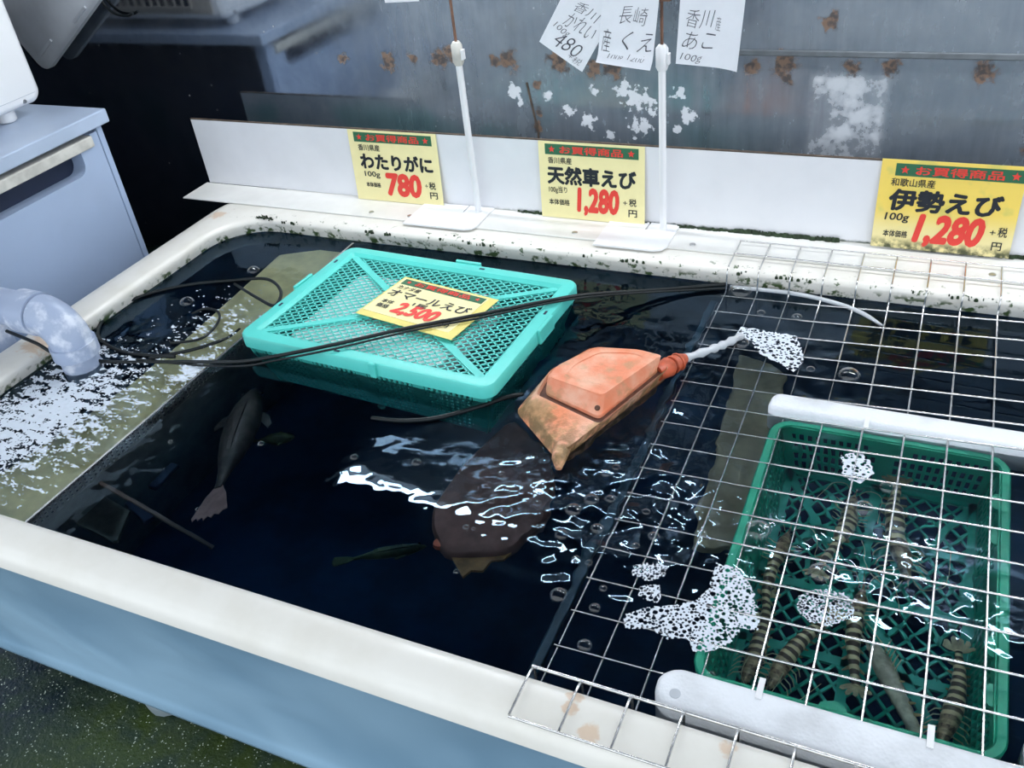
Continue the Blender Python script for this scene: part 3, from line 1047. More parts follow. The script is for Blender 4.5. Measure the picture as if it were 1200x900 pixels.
mb.loft([lr(0.004, -0.012), lr(0.0, -0.012), lr(0.0, 0.006), lr(0.002, 0.009), lr(0.005, 0.010), lr(0.022, 0.010), lr(0.025, 0.007), lr(0.028, 0.0045), lr(0.028, 0.001), lr(0.006, 0.001), lr(0.004, -0.012)])
lid = mb.build('lid', MT['teal'], bk, world=False, smooth=35)
mb = MB()
an = math.radians(38)
x0, x1, y0, y1 = -LW + 0.028, LW - 0.028, -LH + 0.028, LH - 0.028
diag_bars(mb, x0, x1, y0, y1, an, 0.0110, 0.0026, 0.003 + bz, 0.0014)
diag_bars(mb, x0, x1, y0, y1, -an, 0.0110, 0.0026, 0.003 + bz, 0.0014)
mb.build('lattice', MT['teal'], lid, world=False)
mb = MB()
for a, b in (((x0, y0), (-0.05, -0.03)), ((x1, y0), (0.05, -0.03)), ((x0, y1), (-0.05, 0.03)), ((x1, y1), (0.05, 0.03))):
    mb.bar((a[0], a[1], 0.0035 + bz), (b[0], b[1], 0.0035 + bz), 0.012, 0.0034)
mb.bar((-0.055, 0, 0.0035 + bz), (0.055, 0, 0.0035 + bz), 0.075, 0.0034)
mb.build('rib', MT['teal'], lid, world=False)
for px, py, w, h in ((-0.04, -LH + 0.012, 0.010, 0.004), (0.055, LH - 0.012, 0.010, 0.004), (-LW + 0.012, -0.06, 0.004, 0.010), (LW - 0.012, 0.05, 0.004, 0.010), (-LW + .012, .10, .004, .010)):
    MB().box(px - w / 2, px + w / 2, py - h / 2, py + h / 2, bz + 0.0101, bz + 0.0106).build('slot', MT['dark'], lid, world=False)
for px, py, w, h in ((0.035, -LH - 0.002, 0.012, 0.006), (0.02, LH + 0.002, 0.05, 0.006), (-LW - 0.002, 0.02, 0.006, 0.05), (LW + 0.002, 0.02, 0.006, 0.05)):
    MB().box(px - w / 2, px + w / 2, py - h / 2, py + h / 2, bz - 0.013, bz + 0.0125).build('catch', MT['teal'], lid, world=False, bevel=0.0015)
# body: four latticed walls and a floor
top = (LW - 0.012, LH - 0.012)
bot = (LW - 0.036, LH - 0.036)
ZT, ZB = -0.004 + bz, 0.004


def wallpt(side, u, z):
    f = (z - ZB) / (ZT - ZB)
    hx = bot[0] + (top[0] - bot[0]) * f
    hy = bot[1] + (top[1] - bot[1]) * f
    if side == 0:
        return (u * hx, -hy, z)
    if side == 1:
        return (u * hx, hy, z)
    if side == 2:
        return (-hx, u * hy, z)
    return (hx, u * hy, z)


for sd in range(4):
    mb = MB()
    nrm = [(0, -1, 0), (0, 1, 0), (-1, 0, 0), (1, 0, 0)][sd]
    nb = 46 if sd < 2 else 32
    for i in range(nb + 1):
        u = -1 + 2 * i / nb
        wd = 0.0042
        if i % (nb // 4 if nb > 40 else 8) in (0, 1) or i in (0, nb):
            wd = 0.011
        mb.bar(wallpt(sd, u, ZB), wallpt(sd, u, ZT), wd, 0.003, nrm)
    z = ZB
    j = 0
    while z <= ZT + 1e-6:
        hgt = 0.026 if ZT - z < 0.03 else 0.0052
        if hgt < 0.02 or ZT - z < 0.014:
            mb.bar(wallpt(sd, -1, z), wallpt(sd, 1, z), 0.003, hgt if hgt < 0.02 else 0.02, (0, 0, 1))
        z += 0.0135
        j += 1
    mb.build('side_panel', MT['teald'], bk, world=False)
mb = MB()
diag_bars(mb, -bot[0], bot[0], -bot[1], bot[1], math.radians(45), 0.02, 0.004, 0.004, 0.004)
diag_bars(mb, -bot[0], bot[0], -bot[1], bot[1], math.radians(-45), 0.02, 0.004, 0.004, 0.004)
mb.build('floor_lattice', MT['teald'], bk, world=False)
# styrofoam block inside that keeps it afloat
fb = thing('foam_block', 'white foam block inside the teal basket under its lid', 'foam block', (-0.747, 1.080, -0.10), rot=(0, 0, A3))
mb = MB()
mb.loft([rr(-0.165, 0.125, -0.125, 0.095, 0.02, z, 5) for z in (0.002, 0.0975)], cap0=True, cap1=True)
mb.build('block', MT['appl'], fb, world=False, bevel=0.004)
# card on the lid
rows4 = [('カナダ産', (.05, .20, .32, .31), 'ink', .012, 0), ('オマールえび', (.03, .33, .97, .53), 'ink', .014, 0), ('1尾', (.40, .54, .56, .64), 'ink', .012, 0), ('本体', (.07, .63, .21, .73), 'ink', .012, 0), ('価格', (.07, .75, .21, .86), 'ink', .012, 0),
         ('2,500', (.26, .60, .76, .95), 'redink', .050, 0.2), ('+', (.80, .74, .84, .79), 'ink', 0, 0), ('税', (.855, .69, .93, .79), 'ink', .015, 0), ('円', (.86, .84, .94, .93), 'ink', .015, 0)]
A4 = math.atan2(1.133 - 1.166, -0.608 + 0.803)
ux, uy = math.cos(A4), math.sin(A4)
bl = Vector((-0.827, 1.039))
cs = (0.178, 0.112)
bl2 = bl + Vector((ux, uy)) * 0.004 + Vector((-uy, ux)) * 0.014
price_card('yellow price card reading 2,500 in a sleeve on the teal lid', (bl2.x, bl2.y, 0.0122), (0, 0, A4), cs, rows4, MT['yel'], header=(.03, .02, .985, .17), backing=(-0.004, 0.194, -0.014, 0.117))

# ------------------------------------------------------------------ orange float
def polyloop(px, z, shrink=1.0, cen=None, dz=None):
    P = [at(a, b, z) for a, b in px]
    if cen is None:
        cen = sum(P, Vector()) / len(P)
    return [cen + (q - cen) * shrink for q in P], cen


def rounded(P, r=0.012, n=3):
    out = []
    N = len(P)
    for i in range(N):
        a, b, c = Vector(P[i - 1]), Vector(P[i]), Vector(P[(i + 1) % N])
        d1, d2 = (a - b), (c - b)
        r1 = min(r, d1.length * 0.4)
        r2 = min(r, d2.length * 0.4)
        s, e = b + d1.normalized() * r1, b + d2.normalized() * r2
        for j in range(n + 1):
            t = j / n
            out.append((s * (1 - t) ** 2 + b * 2 * t * (1 - t) + e * t * t))
    return out


FL_OUT = [(604, 482), (654, 541), (789, 436), (742, 415), (690, 409), (640, 440)]
FL_SKIRT = [(613, 476), (662, 528), (788, 431), (742, 413), (691, 408), (641, 438)]
FL_GRV = [(630, 461), (702, 495), (782, 430), (743, 412), (693, 408), (646, 434)]
FL_TOP = [(642, 442), (706, 464), (775, 417), (747, 410), (698, 407), (655, 428)]
FL_IN = [(664, 440), (706, 453), (757, 420), (742, 414), (703, 413), (674, 427)]


def fpoly(px, z, r=0.012, sh=1.0):
    P = [at(a, b, z) for a, b in px][::-1]
    c = sum(P, Vector()) / len(P)
    P = [c + (q - c) * sh for q in P]
    return rounded(P, r)


lp0 = fpoly(FL_OUT, -0.028)
flip = sum(a.x * b.y - b.x * a.y for a, b in zip(lp0, lp0[1:] + lp0[:1])) < 0
cen = sum(lp0, Vector()) / len(lp0)


def fls(defs):
    out = [fpoly(*d) for d in defs]
    return [o[::-1] for o in out] if flip else out


def dn(lp, z):
    return [Vector((q.x, q.y, z)) for q in lp]


ft = thing('orange_float', 'algae-stained orange plastic float box bobbing beside the teal basket', 'float', (cen.x, cen.y, -0.075))
L_ = fls([(FL_OUT, -0.028, 0.014, 0.86), (FL_OUT, -0.028, 0.014, 1.0), (FL_SKIRT, -0.012, 0.012), (FL_GRV, 0.002, 0.008, 1.03), (FL_GRV, 0.002, 0.008, 0.985)])
mb = MB()
mb.loft([dn(L_[0], -0.075), dn(L_[0], -0.060), L_[1], L_[2], L_[3], dn(L_[4], -0.006)], cap0=True, cap1=True)
body = mb.build('body', MT['orange'], ft, smooth=40)
G_ = fls([(FL_GRV, 0.002, 0.008, 1.0), (FL_GRV, 0.002, 0.008, 0.80)])
MB().loft([dn(G_[0], -0.004), dn(G_[1], -0.003)], cap1=True).build('groove', MT['groove'], body, smooth=40)
T_ = fls([(FL_GRV, 0.002, 0.008, 0.885), (FL_TOP, 0.020, 0.008, 1.03), (FL_TOP, 0.023, 0.008, 0.97), (FL_IN, 0.023, 0.010, 1.04), (FL_IN, 0.0215, 0.010, 0.98)])
mb = MB()
mb.loft([dn(T_[0], -0.005), T_[0], T_[1], T_[2], T_[3], T_[4]], cap1=True)
mb.build('raised_panel', MT['faded'], body, smooth=30)
sp0 = at(787, 428, -0.01)
sp1 = at(804, 419, -0.012)
dv = (sp1 - sp0)
mb = MB()
mb.tube([sp0 - dv * 1.0, sp0 - dv * .2, sp0, sp0 + dv * 0.2, sp0 + dv * 0.7, sp1], [0.012, 0.015, 0.010, 0.013, 0.010, 0.006], 14)
mb.build('spout', MT['red'], ft, smooth=60)
mb = MB()
for q in (0.1, 0.45):
    c0 = sp0 + dv * q
    n = dv.normalized()
    s = n.cross(Vector((0, 0, 1))).normalized()
    mb.tube([c0 + (s * math.cos(a * math.pi / 8) + Vector((0, 0, 1)) * math.sin(a * math.pi / 8)) * 0.0125 for a in range(16)], 0.0018, 6, closed=True)
mb.build('clamp', MT['red'], ft, smooth=60)
tp = at(655, 538, -0.02)
MB().tube([tp + Vector((-.004, .022, 0)), tp, tp + Vector((0.004, -0.012, -0.006))], [0.012, 0.010, 0.004], 10).build('nub', MT['orange'], ft, smooth=60)
pg = at(700, 478, 0.014)
MB().tube([pg, pg + Vector((0.001, -0.003, 0.003))], [0.004, 0.003], 10).build('plug', MT['groove'], ft, smooth=60)
rp = smooth_path([sp1 - dv * .1, at(832, 410, -0.014), at(850, 403, -0.02), at(868, 394, -0.028)], 6)
tag(MB().tube(rp, [0.006 + 0.0015 * math.sin(i * 1.9) for i in range(len(rp))], 8).build('clear_hose', MT['clear'], smooth=60), 'short clear hose leading from the orange float under the wire grid', 'hose')

# brown slab under the float
BS = [(600, 488), (540, 545), (506, 594), (505, 622), (520, 650), (600, 645), (640, 605), (652, 560), (648, 535)]
ZBS = -0.115
P = [under(a, b, ZBS) for a, b in BS]
P2 = rounded([Vector((q.x, q.y, 0)) for q in P], 0.02)
ar = sum(a.x * b.y - b.x * a.y for a, b in zip(P2, P2[1:] + P2[:1]))
if ar < 0:
    P2.reverse()
c0 = sum(P2, Vector()) / len(P2)


def bsl(s, z):
    return [(c0.x + (q.x - c0.x) * s, c0.y + (q.y - c0.y) * s, z) for q in P2]


sl = thing('brown_slab', 'flat dark brown slab under the water below the orange float', 'slab', (c0.x, c0.y, ZBS - 0.03))
MB().loft([bsl(0.9, ZBS - 0.03), bsl(1.0, ZBS - 0.022), bsl(1.0, ZBS - 0.006), bsl(0.95, ZBS)], cap0=True, cap1=True).build('slab', MT['brown'], sl, smooth=50)
FR = [(522, 640), (530, 655), (542, 676), (552, 668), (566, 668), (575, 657), (592, 655), (606, 640), (595, 630), (540, 632)]
Q = [under(a, b, ZBS - 0.012) for a, b in FR]
MB().prism([(q.x, q.y) for q in Q], lambda p: (p[0], p[1], ZBS - 0.018), lambda p: (p[0], p[1], ZBS - 0.012)).build('frayed_end', MT['ochre'], sl)
q = under(514, 634, ZBS)
mb = MB()
mb.loft([[(q.x + r * math.cos(a * math.pi / 5), q.y + r * math.sin(a * math.pi / 5), ZBS + z) for a in range(10)] for r, z in ((0.009, -0.012), (0.008, -0.004), (0.004, -0.003))], cap0=True, cap1=True)
mb.build('red_tip', MT['red'], sl, smooth=60)


# ------------------------------------------------------------------ fish
def fish(label, head, tail, z, mat, finmat, wid=0.16, hgt=0.24, group='fish in the tank', lean=0.0):
    a, b = under(*head, z), under(*tail, z)
    L = (a - b).length
    yaw = math.atan2(a.y - b.y, a.x - b.x)
    hc = L * hgt * 0.5
    t = thing('fish', label, 'fish', (b.x, b.y, z - hc), group, (lean, 0, yaw))
    prof = [(1.0, .02), (0.97, .30), (0.90, .58), (0.78, .85), (0.62, 1.0), (0.45, .92), (0.28, .66), (0.14, .36), (0.06, .24), (0.0, .22)]
    mb = MB()
    lp = []
    for f, q in prof:
        lp.append([(f * L, L * wid * 0.5 * q * math.cos(k * math.pi / 7), hc + L * hgt * 0.5 * q * math.sin(k * math.pi / 7)) for k in range(14)])
    mb.loft(lp, cap0=True, cap1=True)
    mb.build('body', mat, t, world=False, smooth=70)
    # tail fin, spread and a little twisted so that it shows from above
    pts = [(0.03 * L, 0.02 * L), (-0.06 * L, 0.075 * L), (-0.22 * L, 0.125 * L), (-0.245 * L, 0.11 * L), (-0.225 * L, 0.085 * L), (-0.25 * L, 0.07 * L), (-0.235 * L, 0.04 * L), (-0.262 * L, 0.025 * L), (-0.235 * L, 0.0), (-0.258 * L, -0.03 * L), (-0.23 * L, -0.045 * L), (-0.245 * L, -0.08 * L), (-0.22 * L, -0.10 * L), (-0.215 * L, -0.13 * L), (-0.06 * L, -0.075 * L), (0.03 * L, -0.02 * L)]
    ca, sa = math.cos(-0.45), math.sin(-0.45)
    mb = MB()
    mb.prism(pts, lambda p: (p[0], p[1] * ca, hc + p[1] * sa - 0.001), lambda p: (p[0], p[1] * ca, hc + p[1] * sa + 0.001))
    mb.build('tail_fin', finmat, t, world=False)
    df = [(0.30 * L, 0.0), (0.36 * L, 0.03 * L), (0.50 * L, 0.045 * L), (0.70 * L, 0.04 * L), (0.80 * L, 0.0)]
    mb = MB()
    mb.prism(df, lambda p: (p[0], -0.003, hc + L * hgt * 0.40 + p[1]), lambda p: (p[0], 0.003, hc + L * hgt * 0.40 + p[1]))
    mb.build('dorsal_fin', mat, t, world=False)
    for s in (-1, 1):
        mb = MB()
        mb.prism([(0.74 * L, L * wid * .40), (0.69 * L, L * wid * .66), (0.60 * L, L * wid * .80), (0.56 * L, L * wid * .74), (0.64 * L, L * wid * .45)][::s], lambda p: (p[0], s * p[1], hc - 0.02 * L), lambda p: (p[0], s * p[1], hc - 0.02 * L + 0.002))
        mb.build('pectoral_fin', mat, t, world=False)
        mb = MB()
        ec = Vector((0.91 * L, s * L * wid * 0.27, hc + 0.04 * L))
        r = 0.018 * L
        mb.loft([[(ec.x + r * math.sin(th) * math.cos(k * math.pi / 5), ec.y + r * math.cos(th), ec.z + r * math.sin(th) * math.sin(k * math.pi / 5)) for k in range(10)] for th in (0.05, .6, 1.2, 1.9, 2.6, 3.1)])
        mb.build('eye', MT['eye'], t, world=False, smooth=180)
    return t


fish('dark fish with a ragged pale tail fin near the perforated partition', (300, 455), (256, 572), -0.115, MT['fish'], MT['fin'], 0.24, 0.24)
fish('olive fish deep in the water left of the brown slab', (500, 640), (412, 655), -0.21, MT['olive'], MT['olive'])
fish('small dim fish deep in the water below the teal basket', (345, 512), (302, 516), -0.17, MT['olive'], MT['olive'], 0.35, 0.5)
st = MB().bar(under(104, 558, -0.07), under(250, 642, -0.20), 0.006, 0.006)
tag(st.build('stick', MT['stick'], bevel=0.001), 'thin brown stick slanting down into the water by the front rim', 'stick')
mb = MB()
mz = -0.13
q = [under(a, b, mz) for a, b in ((62, 598), (100, 570), (150, 600), (135, 635))]
for i in range(12):
    f = (i + .5) / 12
    a = q[0].lerp(q[1], f)
    b = q[3].lerp(q[2], f)
    mb.bar(a, b, 0.007, 0.006)
mb.bar(q[0], q[1], 0.006, 0.008)
mb.bar(q[3], q[2], 0.006, 0.008)
tag(mb.build('ribbed_mat', MT['mat']), 'dark ribbed mat under the water at the front left corner', 'mat')
for (a, b, c2, d), lb in (((152, 588, 176, 610), 'dark bar under the water beside the ribbed mat'), ((178, 572, 206, 545), 'short dark bar under the water below the dark fish')):
    tag(MB().bar(under(a, b, -0.16), under(c2, d, -0.16), 0.016, 0.012).build('submerged_bar', MT['dark'], bevel=0.002), lb, 'bar')

# blue bar and olive board under the grid
mb = MB()
a, b = under(838, 352, -0.10), under(628, 782, -0.10)
b = a + (b - a) * ((0.497 - a.y) / (b.y - a.y))
mb.bar(a, b, 0.012, 0.012)
tag(mb.build('divider_bar', MT['bluebar'], bevel=0.002), 'blue bar under the water along the left edge of the wire grid', 'bar')
OB = [(868, 415), (905, 425), (925, 440), (900, 540), (870, 640), (812, 640), (822, 590), (845, 500)]
Q = [under(a, b, -0.10) for a, b in OB]
mb = MB()
mb.prism([(p.x, p.y) for p in Q], lambda p: (p[0], p[1], -0.12), lambda p: (p[0], p[1], -0.10))
tag(mb.build('olive_board', MT['mud'], bevel=0.004), 'olive brown board under the water left of the green crate', 'board')

# ------------------------------------------------------------------ green crate with foam floats
gc = thing('green_crate', 'green plastic crate of prawns sunk under the wire grid', 'crate', (0.0, 0.782, -0.143))
GX0, GX1, GY0, GY1 = -0.143, 0.145, 0.561, 1.004
GZ = -0.0335


def gr_(d, z, r=0.03):
    return rr(GX0 + d, GX1 - d, GY0 + d, GY1 - d, max(r - d, 0.008), z, 6)


mb = MB()
mb.loft([gr_(0.001, GZ - 0.012), gr_(0.0, GZ), gr_(0.0015, GZ + 0.002), gr_(0.0095, GZ + 0.002), gr_(0.011, GZ), gr_(0.011, GZ - 0.004), gr_(0.003, GZ - 0.004), gr_(0.001, GZ - 0.012)])
mb.build('rim', MT['green'], gc, smooth=40)
GB = -0.140
gi, go = 0.011, 0.026


def gpt(sd, u, z):
    f = (z - GB) / (GZ - GB)
    d = go + (gi - go) * f
    x0, x1, y0, y1 = GX0 + d, GX1 - d, GY0 + d, GY1 - d
    if sd == 0:
        return (x0 + (x1 - x0) * u, y0, z)
    if sd == 1:
        return (x0 + (x1 - x0) * u, y1, z)
    if sd == 2:
        return (x0, y0 + (y1 - y0) * u, z)
    return (x1, y0 + (y1 - y0) * u, z)


for sd in range(4):
    mb = MB()
    nrm = [(0, -1, 0), (0, 1, 0), (-1, 0, 0), (1, 0, 0)][sd]
    nb = 26 if sd < 2 else 40

    def quad(u0, u1, z0, z1):
        pts = [Vector(gpt(sd, u0, z0)), Vector(gpt(sd, u1, z0)), Vector(gpt(sd, u1, z1)), Vector(gpt(sd, u0, z1))]
        nn = Vector(nrm) * 0.0015
        mb.add([q + nn for q in pts] + [q - nn for q in pts], [(0, 1, 2, 3), (7, 6, 5, 4), (0, 4, 5, 1), (1, 5, 6, 2), (2, 6, 7, 3), (3, 7, 4, 0)])
    rowsz = [(-0.048, -0.062), (-0.072, -0.088), (-0.092, -0.108), (-0.112, -0.128)]
    zz = GZ
    for a, b in rowsz:
        quad(0, 1, a, zz)
        for i in range(nb):
            u = i / nb
            fr = 0.42
            blank = (i % (nb // 2) in (0, nb // 2 - 1)) or (a > -0.07 and nb // 2 - 3 < i < nb // 2 + 3)
            quad(u, u + (1.0 if blank else fr) / nb, b, a)
        zz = b
    quad(0, 1, GB, zz)
    mb.build('side_panel', MT['green'], gc)
mb = MB()
x0, x1, y0, y1 = GX0 + go, GX1 - go, GY0 + go, GY1 - go
diag_bars(mb, x0, x1, y0, y1, math.radians(52), 0.0175, 0.0034, GB, 0.004)
diag_bars(mb, x0, x1, y0, y1, math.radians(-52), 0.0175, 0.0034, GB, 0.004)
for yy in (y0 + 0.004, y0 + 0.10, (y0 + y1) / 2, y1 - 0.10, y1 - 0.004):
    mb.bar((x0, yy, GB), (x1, yy, GB), 0.012, 0.005)
for xx in (x0 + 0.004, 0.0, x1 - 0.004):
    mb.bar((xx, y0, GB), (xx, y1, GB), 0.012, 0.005)
mb.bar((x0, y0, GB), (x1, y1, GB), 0.010, 0.005)
mb.bar((x0, y1, GB), (x1, y0, GB), 0.010, 0.005)
mb.build('floor_lattice', MT['green'], gc)
for yy in (0.64, 0.70, 0.86, 0.92):
    mb = MB()
    mb.prism([(0.0, -0.014), (-0.006, -0.013), (-0.011, -0.007), (-0.012, 0.0), (-0.011, 0.007), (-0.006, 0.013), (0.0, 0.014)][::-1], lambda p: (GX1 - 0.0105 + p[0], yy + p[1], GZ - 0.008), lambda p: (GX1 - 0.0105 + p[0], yy + p[1], GZ - 0.003))
    mb.build('hand_tab', MT['green'], gc)
mb = MB()
mb.prism([(-0.014, 0.0), (0.014, 0.0), (0.012, 0.008), (0.0, 0.013), (-0.012, 0.008)], lambda p: (-0.005 + p[0], GY0 + 0.0105 + p[1], GZ - 0.008), lambda p: (-0.005 + p[0], GY0 + 0.0105 + p[1], GZ - 0.003))
mb.build('hand_tab', MT['green'], gc)


def foam_bar(name, label, x0, x1, y0, y1, z0, z1, r, hole=None, seed=0):
    mb = MB()
    lp = []
    for d, z in ((0.006, z0), (0.0, z0 + 0.006), (0.0, z1 - 0.006), (0.003, z1 - 0.001), (0.008, z1)):
        q = rr(x0 + d, x1 - d, y0 + d, y1 - d, r, z, 8)
        lp.append([(a + 0.0015 * mn.noise(Vector((a * 40, b * 40, seed))), b + 0.0015 * mn.noise(Vector((a * 40, b * 40, seed + 7))), c) for a, b, c in q])
    mb.loft(lp, cap0=True, cap1=True)
    t = thing(name, label, 'foam float', ((x0 + x1) / 2, (y0 + y1) / 2, z0), 'white foam floats')
    ob = mb.build('bar', MT['foam'], t, smooth=50)
    if hole:
        hx, hy = hole
        MB().tube([(hx, hy, z1 - 0.002), (hx, hy, z1 + 0.0006)], 0.0055, 14).build('bolt_hole', MT['greyp'], t, smooth=60)
    for q in (0.28, 0.72):
        xx = x0 + (x1 - x0) * q
        yy = y1 if y1 < 0.7 else y0
        MB().box(xx - 0.003, xx + 0.003, yy - 0.012, yy + 0.012, z1, z1 + 0.0015).build('cable_tie', MT['white'], t)
    return t


foam_bar('foam_float', 'white foam float bar along the rear side of the green crate', -0.152, 0.30, 1.006, 1.044, -0.075, -0.016, 0.012, None, 1)
foam_bar('foam_float', 'white foam float bar with a bolt hole along the front side of the green crate', -0.167, 0.175, 0.510, 0.5595, -0.075, -0.014, 0.020, (-0.146, 0.527), 3)
foam_bar('foam_float', 'short white foam block right of the green crate near the front rim', 0.157, 0.23, 0.545, 0.60, -0.075, -0.016, 0.010, None, 5)

# ------------------------------------------------------------------ prawns
k = NT('prawn_shell')
o = k.objc()
xs = k.sep(o)
wob = k.math('MULTIPLY', k.noise(90, 2, coord=o), 0.25)
sn = k.math('SINE', k.math('ADD', k.math('MULTIPLY', xs[0], 2 * math.pi / 0.0125), k.math('MULTIPLY', wob, 6)))
stripe = k.ramp(sn, -0.25, 0.35)
c = k.mix(stripe, (0.13, 0.085, 0.06), (0.86, 0.68, 0.38))
c = k.mix(k.math('MULTIPLY', k.ramp(xs[0], 0.05, 0.03), 0.7), c, k.mix(k.ramp(k.noise(120, 3, coord=o), 0.4, 0.6), (0.12, 0.07, 0.05), (0.50, 0.34, 0.20)))
k.set(c, 0.3)
MT['prawn'] = k.m
MT['pprawn'] = simple('pale_prawn_shell', (0.62, 0.58, 0.42), 0.3, var=0.5, scale=70)
MT['pleg'] = simple('prawn_leg', (0.55, 0.58, 0.34), 0.4)
MT['ptail'] = simple('prawn_tail', (0.55, 0.45, 0.22), 0.4, var=0.5, scale=120)
PL = 0.150


def prawn(label, head, tail, z, bend=0.0, roll=0.0, mat='prawn', zt=None):
    a, b = under(*head, z), under(*tail, z)
    d = b - a
    sc_ = max(0.85, min(1.15, d.length / 0.140))
    yaw = math.atan2(d.y, d.x)
    t = thing('prawn', label, 'prawn', (a.x, a.y, z - 0.012), 'striped prawns in the green crate', (roll, 0, yaw))
    t.scale = (sc_, sc_, sc_)
    c0 = 0.0135

    def cl(f):
        return Vector((f * PL, bend * math.sin(f * math.pi) * PL, c0 + 0.006 * math.sin(f * math.pi) - 0.004 * f))
    mb = MB()
    lp = []
    N = 46
    for i in range(N):
        f = i / (N - 1)
        if f < 0.36:
            r = 0.004 + 0.0095 * math.sin(min(f / 0.30, 1) * math.pi / 2) ** 0.7
        else:
            g_ = (f - 0.36) / 0.64
            r = 0.0128 - 0.0082 * g_ ** 1.25
            seg = (g_ * 6.5) % 1.0
            r *= 1.05 - 0.10 * seg
        c = cl(f)
        lp.append([(c.x, c.y + r * 0.86 * math.cos(j * math.pi / 6), c.z + r * math.sin(j * math.pi / 6)) for j in range(12)])
    mb.loft(lp, cap0=True, cap1=True)
    mb.build('shell', MT[mat], t, world=False, smooth=60)
    e = cl(1.0)
    for an in (-1.0, -0.5, 0, 0.5, 1.0):
        mb = MB()
        Lf = 0.021 if an else 0.018
        ca, sa = math.cos(an), math.sin(an)
        pts = [(0, -0.0010), (Lf * 0.5, -0.0030), (Lf * 0.88, -0.0028), (Lf, 0), (Lf * 0.88, 0.0028), (Lf * 0.5, 0.0030), (0, 0.0010)]
        mb.prism(pts, lambda p: (e.x - 0.004 + p[0] * ca - p[1] * sa, e.y + p[0] * sa + p[1] * ca, e.z - 0.0005 + abs(an) * 0.001), lambda p: (e.x - 0.004 + p[0] * ca - p[1] * sa, e.y + p[0] * sa + p[1] * ca, e.z + 0.0005 + abs(an) * 0.001))
        mb.build('tail_lobe', MT['ptail'], t, world=False)
    h = cl(0.0)
    MB().tube([cl(0.06) + Vector((0, 0, 0.008)), h + Vector((0, 0, 0.007)), h + Vector((-0.018, 0, 0.010))], [0.003, 0.002, 0.0004], 6).build('rostrum', MT[mat], t, world=False, smooth=60)
    for s in (-1, 1):
        ec = h + Vector((-0.002, s * 0.006, 0.004))
        r = 0.0026
        mb = MB()
        mb.loft([[(ec.x + r * math.sin(th) * math.cos(q * math.pi / 4), ec.y + r * math.sin(th) * math.sin(q * math.pi / 4), ec.z + r * math.cos(th)) for q in range(8)] for th in (0.05, .8, 1.6, 2.4, 3.1)])
        mb.build('eye', MT['eye'], t, world=False, smooth=180)
        mb = MB()
        mb.tube(smooth_path([h + Vector((0, s * 0.004, 0.001)), h + Vector((-0.02, s * 0.014, 0.008)), h + Vector((-0.01, s * 0.035, 0.014)), h + Vector((0.04, s * 0.045, 0.012))], 4), 0.0005, 4)
        mb.build('antenna', MT['pleg'], t, world=False)
        for i in range(5):
            c = cl(0.12 + 0.055 * i)
            mb = MB()
            mb.tube([c + Vector((0, s * 0.006, -0.006)), c + Vector((-0.004, s * 0.019, -0.007)), c + Vector((-0.010, s * 0.025, -0.0125))], [0.0012, 0.0009, 0.0005], 5)
            mb.build('leg', MT['pleg'], t, world=False)
        for i in range(5):
            c = cl(0.42 + 0.10 * i)
            mb = MB()
            mb.tube([c + Vector((0, s * 0.005, -0.006)), c + Vector((0.004, s * 0.0125, -0.010))], [0.0028, 0.0012], 5)
            mb.build('swimmeret', MT['ptail'], t, world=False)
    return t


prawn('striped prawn lying lengthwise in the middle rear of the green crate', (1062, 680), (1052, 572), -0.108, 0.05)
prawn('striped prawn, tail fan towards the front rim, mid crate', (1012, 690), (1004, 795), -0.110, -0.05)
prawn('striped prawn lying diagonally near the front left corner of the green crate', (902, 806), (962, 738), -0.108, 0.06)
prawn('dark striped prawn against the left wall of the green crate', (872, 800), (893, 722), -0.110, -0.04)
prawn('pale prawn on its side with whitish legs in the front half of the green crate', (1036, 748), (1090, 862), -0.090, 0.05, 1.3, 'pprawn')
prawn('striped prawn lying lengthwise in the front right corner of the green crate', (1102, 872), (1118, 788), -0.110, -0.05)
prawn('striped prawn half hidden by ripples left of centre in the green crate', (1000, 585), (962, 660), -0.108, 0.06)
prawn('striped prawn under the foam patch near the left wall of the green crate', (925, 628), (900, 708), -0.109, -0.06)

# ------------------------------------------------------------------ wire grid
gd = thing('wire_grid', 'welded steel wire grid hooked over both rims at the right', 'wire grid', (0.02, 0.93, -0.045))
SPX = 0.0505
GXS = [-0.2815 + SPX * i for i in range(13)]


def gz(x):
    return -0.0385 + (x + 0.28) * 0.045


WR = 0.0014
for X in GXS:
    z = gz(X)
    pts = [(X, 0.4395, 0.0052), (X, 0.484, 0.0058)]
    for a in range(1, 5):
        th = a / 4 * math.pi / 2
        pts.append((X, 0.4895 + 0.0105 * math.sin(th), 0.0058 - 0.0105 * (1 - math.cos(th))))
    pts += [(X, 0.500, z + 0.012)]
    for a in range(1, 4):
        th = a / 3 * math.pi / 2
        pts.append((X, 0.500 + 0.008 * (1 - math.cos(th)), z + 0.008 - 0.008 * math.sin(th)))
    for j in range(1, 8):
        pts.append((X, 0.508 + (1.322 - 0.508) * j / 8, z - 0.002 * math.sin(math.pi * j / 8) + 0.0006 * math.sin(X * 90 + j * 2)))
    for a in range(1, 4):
        th = a / 3 * math.pi / 2
        pts.append((X, 1.316 + 0.010 * math.sin(th), z + 0.010 - 0.010 * math.cos(th)))
    for a in range(0, 5):
        th = a / 4 * math.pi / 2
        pts.append((X, 1.326 + 0.012 * (1 - math.cos(th)), -0.006 + 0.013 * math.sin(th)))
    pts.append((X, 1.424, 0.0072))
    MB().tube(pts, WR, 7).build('long_wire', MT['steel'], gd, smooth=60)
ends = (GXS[0] - 0.004, GXS[-1] + 0.004)
